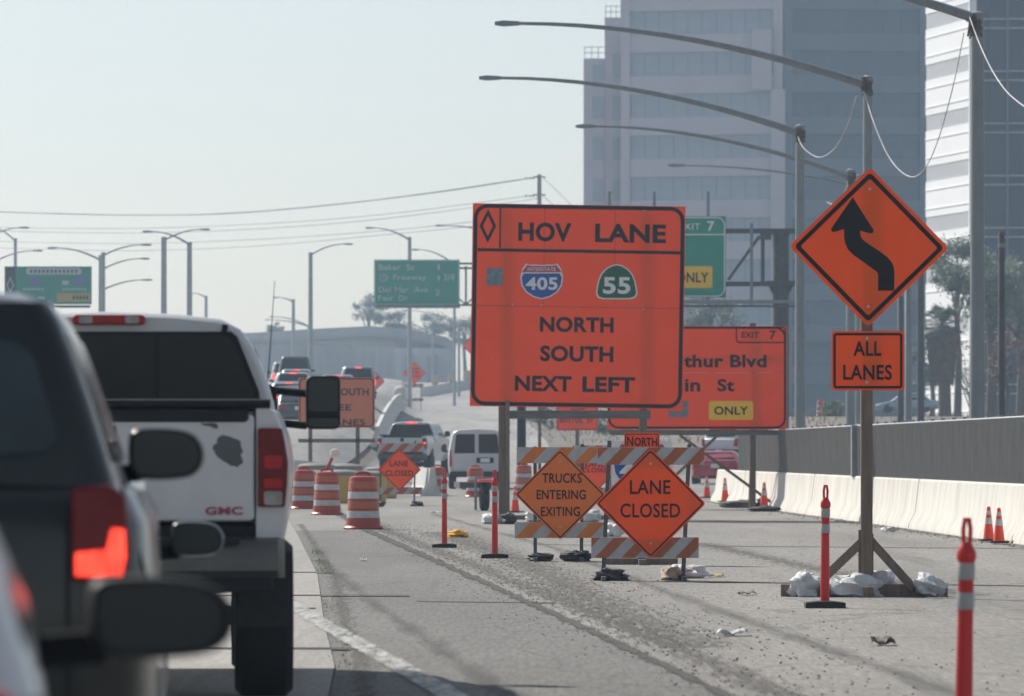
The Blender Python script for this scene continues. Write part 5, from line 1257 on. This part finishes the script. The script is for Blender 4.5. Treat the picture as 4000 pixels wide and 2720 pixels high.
FG = 'far freeway lamps'
lamp('three armed far lamp cluster right of the green carpool sign', 395, 60, 1000, [(1018, 225, 969), (1055, 545, 1011), (1135, 555, 1094)], .16, .06, FG)
lamp('far lamp just behind the three armed one, arm to the right', 403, 63, 990, [(998, 550, 957)], .12, .06, FG)
lamp('far lamp with arm crossing right, left of a pair', 640, 62, 930, [(940, 780, 897)], .17, .06, FG)
lamp('far lamp with arm crossing left, right of a pair', 740, 62, 950, [(956, 597, 905)], .16, .06, FG)
lamp('smallest far lamp low beside the crossing pair', 805, 36, 1158, [(1163, 757, 1146)], .16, .07, FG)
lamp('lone far lamp with arm to the right above the pickup antenna', 1213, 57, 990, [(996, 1342, 954)], .14, .06, FG)
lamp('low far lamp between antenna and lone lamp', 1146, 40, 1172, [(1180, 1092, 1163)], .16, .07, FG)
lamp('far lamp rising behind the Baker St sign, arm to the left', 1600, 54, 930, [(938, 1462, 891)], .13, .06, FG)
lamp('far lamp right behind the Baker St sign corner', 1775, 50, 1025, [(1035, 1640, 976)], .10, .06, FG)
lamp('far lamp mostly hidden by the HOV LANE sign, arm tip at its left edge', 1960, 56, 905, [(915, 1737, 882)], .12, .06, FG)
lamp('slim far lamp on the right of the overpass', 1793, 46, 1265, [(1275, 1604, 1214)], .10, .05, FG)
lamp('low far lamp in front of the overpass', 1690, 42, 1300, [(1304, 1525, 1251)], .09, .05, FG)
lamp('far lamp at the left edge above the green carpool sign', 60, 52, 935, [(942, -60, 880)], .12, .05, FG)
lamp('far lamp beyond the left edge with only its arm in view', -75, 60, 940, [(950, 75, 890)], .14, .06, FG)
lamp('lower far lamp beyond the left edge with only its arm in view', -60, 58, 1040, [(1045, 128, 980)], .14, .06, FG)
lamp('curved far lamp low behind the overpass left part', 1205, 33, 1272, [(1275, 1075, 1238), (1275, 1058, 1250)], .14, .08, FG, base=8.0)

# ------------------------------------------------------------------ plain poles on the right, utility pole with wires
for px, top, s, w, mat, lab in ((3912, 912, 120, .21, M('dark_creosote_wood', (.075, .075, .075), .85, .3, 3), 'dark timber pole right of the foreground lamp pole'), (3596, 1010, 95, .27, DSTEEL, 'dark grey pole behind the right side of the diamond sign'), (3548, 1130, 112, .24, GALV, 'pale steel pole under the right corner of the diamond sign'),
                                (3518, 1160, 92, .26, DSTEEL, 'shaded pole left of the pale steel pole'), (3408, 1290, 118, .15, GALV, 'thin pale pole beside the ALL LANES post')):
    g = at(px, 1768, s); z0 = zg(g.x, g.y); t = thing('utility_post', lab, 'pole', (g.x, g.y, z0), 0, 'plain poles behind the screen fence')
    MB().lathe([(w / 2 * 1.1, -.3), (w / 2, zpx(top, s) - z0), (w * .3, zpx(top, s) - z0 + .06)], 12).build('shaft', mat, t, smooth=40)
    if px == 3912: MB().lathe([(w / 2 + .015, zpx(960, s) - z0 - .06), (w / 2 + .015, zpx(960, s) - z0 + .06)], 12).build('band', GALV, t); MB().tube([(-.1, 0, zpx(1010, s) - z0), (-.2, 0, zpx(985, s) - z0), (-.1, 0, zpx(960, s) - z0)], .015, 6).build('hook', GALV, t)
g = at(2107, 1768, 40); z0 = zg(g.x, g.y)
up_ = thing('utility_pole', 'tall power pole above the HOV LANE sign carrying wires to the left', 'utility pole', (g.x, g.y, z0))
MB().lathe([(.26, -.3), (.20, zpx(682, 40) - z0)], 12).build('pole', WOOD, up_, smooth=40)
for py in (692, 762): MB().box((0, 0, zpx(py, 40) - z0), (1.2, .25, .15)).build('crossarm', WOOD, up_)
for py in (692, 762):
    for x in (-1.3, -.9, -.6): MB().lathe([(.05, -.25), (.09, -.12), (.05, 0)], 8, (x, .3 * x, zpx(py, 40) - z0)).build('insulator', DSTEEL, up_)
WG = 'power wires strung across the sky'
festoon('uppermost thick power wire across the sky', [(-300, 815, 30), (0, 828, 31), (450, 840, 33), (850, 836, 35), (1250, 805, 37), (1700, 752, 39), (2107, 690, 40)], .075, WIRE, 'power_wire', WG)
festoon('second power wire across the sky', [(-300, 880, 30), (0, 889, 31), (500, 893, 33), (1000, 876, 35), (1500, 838, 38), (2107, 760, 40)], .035, WIRE, 'power_wire', WG)
festoon('third power wire close below the second', [(-300, 892, 30), (0, 903, 31), (500, 911, 33), (1000, 895, 35), (1500, 855, 38), (2107, 775, 40)], .035, WIRE, 'power_wire', WG)
festoon('fourth power wire reaching the left edge of the HOV LANE sign', [(-300, 940, 30), (0, 944, 31), (500, 952, 33), (1000, 936, 35), (1500, 902, 38), (1850, 866, 39.5), (2107, 830, 40)], .032, WIRE, 'power_wire', WG)
festoon('lowest power wire across the lamps', [(-300, 962, 30), (0, 969, 31), (500, 980, 33), (1000, 962, 35), (1500, 918, 38), (1850, 884, 39.5), (2107, 850, 40)], .032, WIRE, 'power_wire', WG)
festoon('steep wire falling right from the power pole top', [(2115, 690, 40), (2170, 740, 41), (2260, 830, 42)], .04, WIRE, 'power_wire', WG)
festoon('steep wire falling right from the lower crossarm', [(2115, 762, 40), (2160, 800, 41), (2230, 870, 42)], .04, WIRE, 'power_wire', WG)

# ------------------------------------------------------------------ office tower
def unit(v): v = Vector(v); return v / v.length
ST = 41.0
C = at(3060, 1768, ST); C.z = 0
uL = unit((-18.9, 5.0, 0)); uR = unit((13.9, 2.0, 0))
tw = thing('office_tower', 'tall hazy stepped office tower filling the upper right', 'tower', (C.x, C.y, 3.6))
FLH = 3.97; ZTOP = 39.7 - 3.6     # a window head, local
def facade(root, org, u, L, z_lo, z_hi, pane_w, stone, glass, pier_w, out, pane_h=2.25, spand_d=.35):
    """spandrel bands with recessed panes between them; returns nothing, builds parts"""
    nrm = Vector((u.y, -u.x, 0)); nrm = nrm if nrm.y < 0 else -nrm
    ang = math.atan2(u.y, u.x)
    n = max(1, int(round((L - 2 * pier_w) / pane_w))); pw = (L - 2 * pier_w) / n
    pm = MB().box((0, 0, 0), (pw - .035, .06, pane_h)).mesh('window_pane', glass)
    z = ZTOP - FLH * math.floor((ZTOP - z_lo) / FLH)
    zprev = z_lo - .0
    mid = org + u * (L / 2)
    while z <= z_hi + .1:
        lo_ = z - pane_h
        if lo_ > zprev + .05:
            c = mid - nrm * (spand_d / 2 - .0) * 0 
            b = MB().box((0, 0, (zprev + lo_) / 2), (L - .02, spand_d, lo_ - zprev), None); o = b.build('spandrel', stone, root, loc=(c.x, c.y, 0)); o.rotation_euler = (0, 0, ang)
        for i in range(n):
            p = org + u * (pier_w + pw * (i + .5)) - nrm * .10
            put('window_pane', pm, root, (p.x, p.y, z - pane_h / 2), (0, 0, ang + (rnd.uniform(-.004, .004))))
        zprev = z; z += FLH
    if z_hi > zprev: 
        o = MB().box((0, 0, (zprev + z_hi) / 2), (L - .02, spand_d, z_hi - zprev)).build('spandrel', stone, root, loc=(mid.x, mid.y, 0)); o.rotation_euler = (0, 0, ang)
    for d in (pier_w / 2, L - pier_w / 2):
        p = org + u * d + nrm * .08
        o = MB().box((0, 0, (z_lo + z_hi) / 2), (pier_w, spand_d + .1, z_hi - z_lo)).build('pier', stone, root, loc=(p.x, p.y, 0)); o.rotation_euler = (0, 0, ang)
O = Vector((0, 0, 0))
LL = 15.9
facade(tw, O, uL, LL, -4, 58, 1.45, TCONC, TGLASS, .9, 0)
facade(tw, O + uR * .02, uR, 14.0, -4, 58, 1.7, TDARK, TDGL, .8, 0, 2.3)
a, b = O + uL * LL, O + uR * 14.0
def prism_xy(root, P, z0, z1, mat, name):
    mb = MB(); mb.loft([[(p[0], p[1], z0) for p in P], [(p[0], p[1], z1) for p in P]]); return mb.build(name, mat, root)
inn = Vector((0, .45, 0))
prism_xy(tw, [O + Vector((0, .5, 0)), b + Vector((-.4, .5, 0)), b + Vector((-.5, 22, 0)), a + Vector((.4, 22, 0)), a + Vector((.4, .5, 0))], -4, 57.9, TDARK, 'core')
# lower wings that step down on the left
for px0, px1, ytop, nm in ((2362, 2428, 68, 'x'), (2280, 2364, 228, 'x')):
    s_ = 40.6; x0 = (px0 - 2000) / s_ - C.x; x1 = (px1 - 2000) / s_ - C.x; y = FPX / s_ - C.y; zt_ = zpx(ytop, s_) - 3.6
    wg = MB().box(((x0 + x1) / 2, y + 6, (zt_ - 4) / 2), (x1 - x0, 11.5, zt_ + 4)).build('wing', TCONC, tw)
    k = ZTOP
    while k > 0:
        if k - 2.3 < zt_ - .8: MB().box(((x0 + x1) / 2 + .3, y + .22, min(k, zt_ - .6) - 1.1), ((x1 - x0) * .45, .1, 2.1)).build('window_pane', TGLASS, wg)
        k -= FLH
    rl = MB()
    for q in spread(x0 + .1, x1, 4): rl.box((q, y + .4, zt_ + .55), (.06, .06, 1.1))
    for zz in (.55, 1.1): rl.box(((x0 + x1) / 2, y + .4, zt_ + zz), (x1 - x0, .06, .06))
    rl.build('roof_railing', GALV, wg)
# notched corner columns where the corner steps
for px0, px1, y0_, y1_ in ((3010, 3066, 350, 1768), (2936, 3014, 115, 352)):
    x0 = (px0 - 2000) / ST - C.x; x1 = (px1 - 2000) / ST - C.x
    MB().box(((x0 + x1) / 2, -.35, (zpx(y0_, ST) + zpx(y1_, ST)) / 2 - 3.6), (x1 - x0, .5, zpx(y0_, ST) - zpx(y1_, ST))).build('corner_pier', TCONC, tw)

# ------------------------------------------------------------------ white office block at the right edge
SW = 51.0
C2 = at(3802, 1768, SW); C2.z = 0
ob = thing('office_block', 'white banded office block with bright sunlit side at the right edge', 'building', (C2.x, C2.y, 3.8))
u1 = unit((-2.5, 13.6, 0)); L1 = 13.8; u2 = unit((16, .5, 0)); L2 = 17.0
a1_ = math.atan2(u1.y, u1.x); n1 = Vector((-u1.y, u1.x, 0)); n1 = n1 if n1.x < 0 else -n1
FH2 = 4.0
zt0 = zpx(212, SW) - 3.8
prism_xy(ob, [Vector((.25, .25, 0)), u2 * L2 + Vector((0, .3, 0)), u2 * L2 + Vector((-2.5, 13.6, 0)), u1 * L1 + Vector((.3, 0, 0))], -4, 47, ODARK, 'core')
mid = u1 * (L1 / 2)
bm_ = None
FSGN = 1.0 if (Matrix.Rotation(-a1_, 3, 'Z') @ n1).y > 0 else -1.0
for k in range(-9, 3):
    zb = zt0 + k * FH2                                        # head of a ribbed window band
    if zb < -3: continue
    o = MB().box((0, 0, zb + (FH2 - 1.25) / 2), (L1, .5, FH2 - 1.25)).build('cladding_band', OWHITE, ob, loc=(mid.x, mid.y, 0)); o.rotation_euler = (0, 0, a1_)
    for dz in (.62, 2.1):
        q = MB().box((0, 0, zb + dz), (L1 + .05, .62, .07)).build('ledge', OWHITE, o)
    o = MB().box((0, 0, zb - .63), (L1, .2, 1.25)).build('window_band', M('band_glass', (.10, .12, .16), .3, .1), ob, loc=(mid.x + n1.x * .07, mid.y + n1.y * .07, 0)); o.rotation_euler = (0, 0, a1_)
    fm = MB()
    for i in range(30): fm.box((-L1 / 2 + L1 * (i + .5) / 30, 0, zb - .63), (.2, .14, 1.25))
    q = fm.build('fin_row', OWHITE, o); q['kind'] = 'stuff'; q.location = (0, FSGN * .06, 0)
    # shaded front: two pale ledges each floor
    for dz in (.0, -.70):
        for x0, x1, yo in ((.4, (3935 - 3802) / SW, .12), ((3935 - 3802) / SW, L2, -.08)):
            MB().box(((x0 + x1) / 2, yo + .05, zb + dz - 1.3), (x1 - x0 - .02, .3, .09)).build('ledge', OLEDGE, ob)
MB().box(((3935 - 3802) / SW, -.12, 20), (.14, .3, 48)).build('mullion', M('mullion_grey', (.2, .22, .25), .5), ob)
for x in spread(1.2, 16, 10): MB().box((x, .06, 20), (.05, .2, 48)).build('mullion', ODARK, ob)
MB().box((-.05, -.05, 20), (.55, .55, 48)).build('corner_pier', OWHITE, ob)

# ------------------------------------------------------------------ overpass behind the crest
SO = 34.3
g = at(1400, 1768, SO); z0 = 8.0
ov = thing('overpass', 'long hazy grey concrete overpass crossing behind the traffic', 'overpass', (g.x, g.y, z0))
ox = lambda px: (px - 1400) / SO
oz = lambda py: zpx(py, SO) - z0
TOP = [(-1200, 1330), (600, 1312), (1000, 1300), (1250, 1284), (1450, 1274), (1600, 1288), (1740, 1316), (1776, 1340)]
def strip(dy0, dy1, y0, y1, mat, name, off=0):
    mb = MB(); rows = []
    for px, py in TOP:
        t_, b_ = oz(py + dy0), oz(py + dy1); x = ox(px); rows.append([(x, y0, b_), (x, y0, t_), (x, y1, t_), (x, y1, b_)])
    mb.loft(rows); return mb.build(name, mat, ov, smooth=30)
strip(0, 36, -.3, 0, OVERC, 'parapet'); strip(36, 110, .6, 10, OVERC, 'girder'); strip(33, 39, -.6, .6, OVERC, 'deck_edge')
MB().prism([(ox(-1200), oz(1354)), (ox(1040), oz(1345)), (ox(1545), oz(1355)), (ox(1545), oz(1346)), (ox(1040), oz(1336)), (ox(-1200), oz(1345))], -8.0, -7.6).build('lower_parapet', OVERS, ov)
MB().prism([(ox(-1200), -1.5), (ox(1545), -1.5), (ox(1545), oz(1358)), (ox(1040), oz(1350)), (ox(-1200), oz(1358))], -7.55, -6.5).build('retaining_wall', OVERW, ov)
for i, px in enumerate(range(1080, 1560, 66)): MB().box((ox(px), -7.7, (oz(1370) - 1.5) / 2), (.55, .3, oz(1370) + 1.5)).build('pilaster', OVERW, ov)
MB().prism([(ox(1540), -1.5), (ox(1768), -1.5), (ox(1774), oz(1360)), (ox(1540), oz(1360))], -.5, 9).build('abutment', OVERW, ov)
for px in (1600, 1690): MB().box((ox(px), -.7, (oz(1390) - 1.5) / 2), (.7, .4, oz(1390) + 1.5)).build('pilaster', OVERC, ov)

# ------------------------------------------------------------------ trees
def leaf_crown(mb, c, rad, n, size, rr, clumps=14):
    cl = []
    for _ in range(clumps):
        while True:
            v = Vector((rr.uniform(-1, 1), rr.uniform(-1, 1), rr.uniform(-1, 1)))
            if v.length < 1: break
        v = v.normalized() * (v.length ** .45); cl.append((Vector((c[0] + v.x * rad[0] * .8, c[1] + v.y * rad[1] * .8, c[2] + v.z * rad[2] * .8)), rr.uniform(.22, .42)))
    for _ in range(n):
        cc, q = rr.choice(cl)
        d = Vector((rr.gauss(0, 1), rr.gauss(0, 1), rr.gauss(0, .8))) * .5
        p = cc + Vector((d.x * rad[0] * q, d.y * rad[1] * q, d.z * rad[2] * q))
        a = Vector((rr.gauss(0, 1), rr.gauss(0, 1), rr.gauss(0, 1))).normalized() * size * rr.uniform(.6, 1.3); b = a.orthogonal().normalized() * size * rr.uniform(.25, .5)
        mb.add([p - a, p + b, p + a, p - b], [(0, 1, 2, 3)])
def tree(label, px, py, s, rad, n, leaf, mat, trunk_r, seed, name='tree', group=None, clumps=16):
    c = at(px, py, s); z0 = zg(c.x, c.y); t = thing(name, label, 'tree', (c.x, c.y, z0), 0, group); rr = random.Random(seed)
    h = c.z - z0; mb = MB(); leaf_crown(mb, (0, 0, h), rad, n, leaf, rr, clumps); mb.build('crown', mat, t)
    tk = MB(); tk.tube([(0, 0, -.3), (.1, 0, h * .4), (-.1, .1, h * .75), (.05, 0, h + rad[2] * .4)], [trunk_r * 1.3, trunk_r, trunk_r * .7, trunk_r * .2], 8)
    for k in range(7):
        a = rr.uniform(0, 6.28); z1 = h * rr.uniform(.6, .95); e = (math.cos(a) * rad[0] * .75, math.sin(a) * rad[1] * .75, h + rad[2] * rr.uniform(-.4, .6))
        tk.tube([(0, 0, z1), (e[0] * .5, e[1] * .5, (z1 + e[2]) / 2 + .2), e], [trunk_r * .5, trunk_r * .3, trunk_r * .08], 6)
    tk.build('trunk', BARK, t, smooth=50)
    return t
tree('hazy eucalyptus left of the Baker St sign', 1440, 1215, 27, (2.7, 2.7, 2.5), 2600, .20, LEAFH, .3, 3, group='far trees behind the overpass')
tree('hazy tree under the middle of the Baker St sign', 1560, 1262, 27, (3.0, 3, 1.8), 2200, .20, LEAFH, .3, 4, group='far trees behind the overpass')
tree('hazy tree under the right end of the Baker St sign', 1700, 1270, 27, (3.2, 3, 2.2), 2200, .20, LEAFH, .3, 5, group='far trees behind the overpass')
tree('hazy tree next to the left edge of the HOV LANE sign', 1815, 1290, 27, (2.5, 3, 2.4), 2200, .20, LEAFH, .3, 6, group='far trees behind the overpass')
tree('small dark round tree above the overpass near the antenna', 1077, 1288, 30, (1.2, 1.2, 1.0), 1200, .13, LEAFG, .2, 7, group='far trees behind the overpass')
tree('tree behind the green EXIT 7 sign, leaves below the walkway', 2775, 1235, 53, (2.6, 2, 1.9), 2600, .16, LEAFG, .2, 8)
tree('broad leafy tree at the right edge behind the timber pole', 3870, 1120, 62, (3.3, 2.2, 2.7), 5200, .17, LEAFG, .28, 9, clumps=26)
tree('feathery grey green tree between the palm and the foreground lamp pole', 3740, 1040, 58, (2.3, 2, 1.9), 4200, .16, LEAFG, .22, 31, clumps=22)
tree('dense dull green tree filling the right edge above the timber pole', 3985, 1180, 60, (2.4, 2.2, 3.4), 5200, .17, LEAFG, .25, 32, clumps=30)
tree('low hazy tree behind the palm trunk', 3640, 1420, 52, (1.8, 1.6, 2.2), 2600, .15, LEAFG, .18, 33, clumps=18)
tree('russet half bare tree at the right edge', 3930, 1380, 66, (1.6, 1.2, 2.2), 900, .13, LEAFR, .14, 10)
bt = at(3790, 1500, 66); z0 = zg(bt.x, bt.y); t = thing('bare_tree', 'leafless young tree between palm and lamp pole', 'tree', (bt.x, bt.y, z0)); tk = MB(); rr = random.Random(5)
tk.tube([(0, 0, 0), (0, 0, 1.2), (.1, 0, 2.0)], [.08, .06, .04], 6)
for k in range(12):
    a = rr.uniform(-1, 1); tk.tube([(0, 0, rr.uniform(.3, 1.8)), (a * .8, rr.uniform(-.5, .5), rr.uniform(1.8, 2.6)), (a * 1.5, rr.uniform(-.6, .6), rr.uniform(2.8, 4.6))], [.04, .025, .008], 5)
tk.build('trunk', BARK, t); cm = MB(); leaf_crown(cm, (0, 0, 3.2), (1.6, .8, 1.6), 160, .10, rr, 12); cm.build('crown', LEAFR, t)
# fan palm
pc = at(3682, 1270, 62); z0 = zg(pc.x, pc.y); pt = thing('palm_tree', 'fan palm with shaggy dead skirt right of the diamond sign', 'palm tree', (pc.x, pc.y, z0)); rr = random.Random(11)
h = pc.z - z0
MB().tube([(.15, 0, -.3), (.1, 0, h * .5), (0, 0, h)], [.42, .38, .36], 12).build('trunk', BARK, pt, smooth=50)
sk = MB()
for k in range(420):
    a = rr.uniform(0, 6.28); z = h - rr.uniform(.1, 3.0); r = .45 + rr.uniform(0, .6) * (1 - (h - z) / 4.2)
    x, y = r * math.cos(a), r * math.sin(a); sk.add([(x - .12, y, z), (x + .12, y, z), (x * 1.15, y * 1.15, z - rr.uniform(.6, 1.1))], [(0, 1, 2)])
sk.build('dead_skirt', THATCH, pt)
for k in range(34):
    a = rr.uniform(0, 6.28); e = rr.uniform(-.5, 1.25); d = Vector((math.cos(a) * math.cos(e), math.sin(a) * math.cos(e), math.sin(e)))
    L = rr.uniform(.7, 1.0); fr = MB(); base = Vector((0, 0, h)); hub = base + d * L
    fr.tube([base, hub], .025, 4)
    sd_ = d.cross(Vector((0, 0, 1))).normalized(); upv = sd_.cross(d)
    for i in range(-7, 8):
        an = i * .19; v = d * math.cos(an) + sd_ * math.sin(an); L2_ = rr.uniform(.75, 1.0) * (1 - abs(i) * .03); tip = hub + v * L2_ + Vector((0, 0, -.18 * L2_))
        w = upv.cross(v).normalized() * .05
        fr.add([hub, hub + v * L2_ * .5 + w, tip, hub + v * L2_ * .5 - w], [(0, 1, 2, 3)])
    fr.build('frond', LEAFG, pt)
def bush(label, px, py, s, rad, mat, seed, n=700):
    c = at(px, py, s); z0 = zg(c.x, c.y); t = thing('shrub', label, 'shrub', (c.x, c.y, z0)); mb = MB(); rr = random.Random(seed)
    leaf_crown(mb, (0, 0, rad[2] * .5), rad, n, .10, rr, 12); mb.build('foliage', mat, t)
    tk = MB()
    for k in range(6): tk.tube([(0, 0, 0), (rr.uniform(-1, 1) * rad[0] * .6, rr.uniform(-.5, .5), rad[2] * .8)], [.03, .01], 5)
    tk.build('stem', BARK, t)
bush('bright green shrub on the bank left of the ALL LANES post', 3275, 1612, 70, (1.1, .8, .7), LEAFB, 21)
bush('low green shrub beneath the BRISTOL ST sign', 2330, 1715, 68, (1.3, .8, .7), LEAF, 22)
bush('low green shrub left of the NORTH plaque', 2400, 1722, 74, (1.2, .8, .6), LEAF, 23)
bush('grey green shrub behind the posts below the HOV LANE sign', 2150, 1720, 70, (1.4, .8, .8), LEAFD, 24)
bush('grey green shrub under the left end of the exit sign', 2560, 1712, 70, (1.3, .8, .6), LEAFD, 25)
bd = MB(); rr = random.Random(77)
for _ in range(5000):
    y = rr.uniform(205, 420); x = rr.uniform(2.0, 45) if rr.random() < .75 else rr.uniform(-1, 12)
    if y < 300 and x < 10.5: continue
    blade(bd, x, y, zg(x, y) - .04, rr.uniform(.05, .3), .03, rr.uniform(.2, .8))
tag(bd.build('dry_weeds', M('dry_grass', (.17, .15, .09), .9, .4, .5)), 'dry weeds over the dirt bank behind the fence', 'weeds', kind='stuff')
# low street furniture on the bank
g = at(3708, 1664, 92); bx = thing('message_board', 'long dark board lying along the top of the fence', 'board', (g.x, g.y, zg(g.x, g.y)))
MB().box((0, 0, g.z - zg(g.x, g.y)), (1.75, .12, .24)).build('panel', TRIM, bx); 
for x in (-.6, .6): MB().box((x, .05, (g.z - zg(g.x, g.y)) / 2), (.08, .08, max(.1, g.z - zg(g.x, g.y)))).build('leg', DSTEEL, bx)

# ------------------------------------------------------------------ haze
hz = MB().box((0, 480, 29.5), (900, 1040, 76)).build('haze', None); hz['kind'] = 'stuff'; tag(hz, 'pale blue haze filling the air over the freeway', 'haze')
hm = bpy.data.materials.new('haze'); hm.use_nodes = True; n = hm.node_tree.nodes; n.remove(n['Principled BSDF'])
pv = n.new('ShaderNodeVolumePrincipled'); pv.inputs['Color'].default_value = (.58, .78, 1.0, 1); pv.inputs['Density'].default_value = 0.0004; pv.inputs['Anisotropy'].default_value = 0.35
hm.node_tree.links.new(pv.outputs[0], n['Material Output'].inputs['Volume']); hz.data.materials.append(hm)
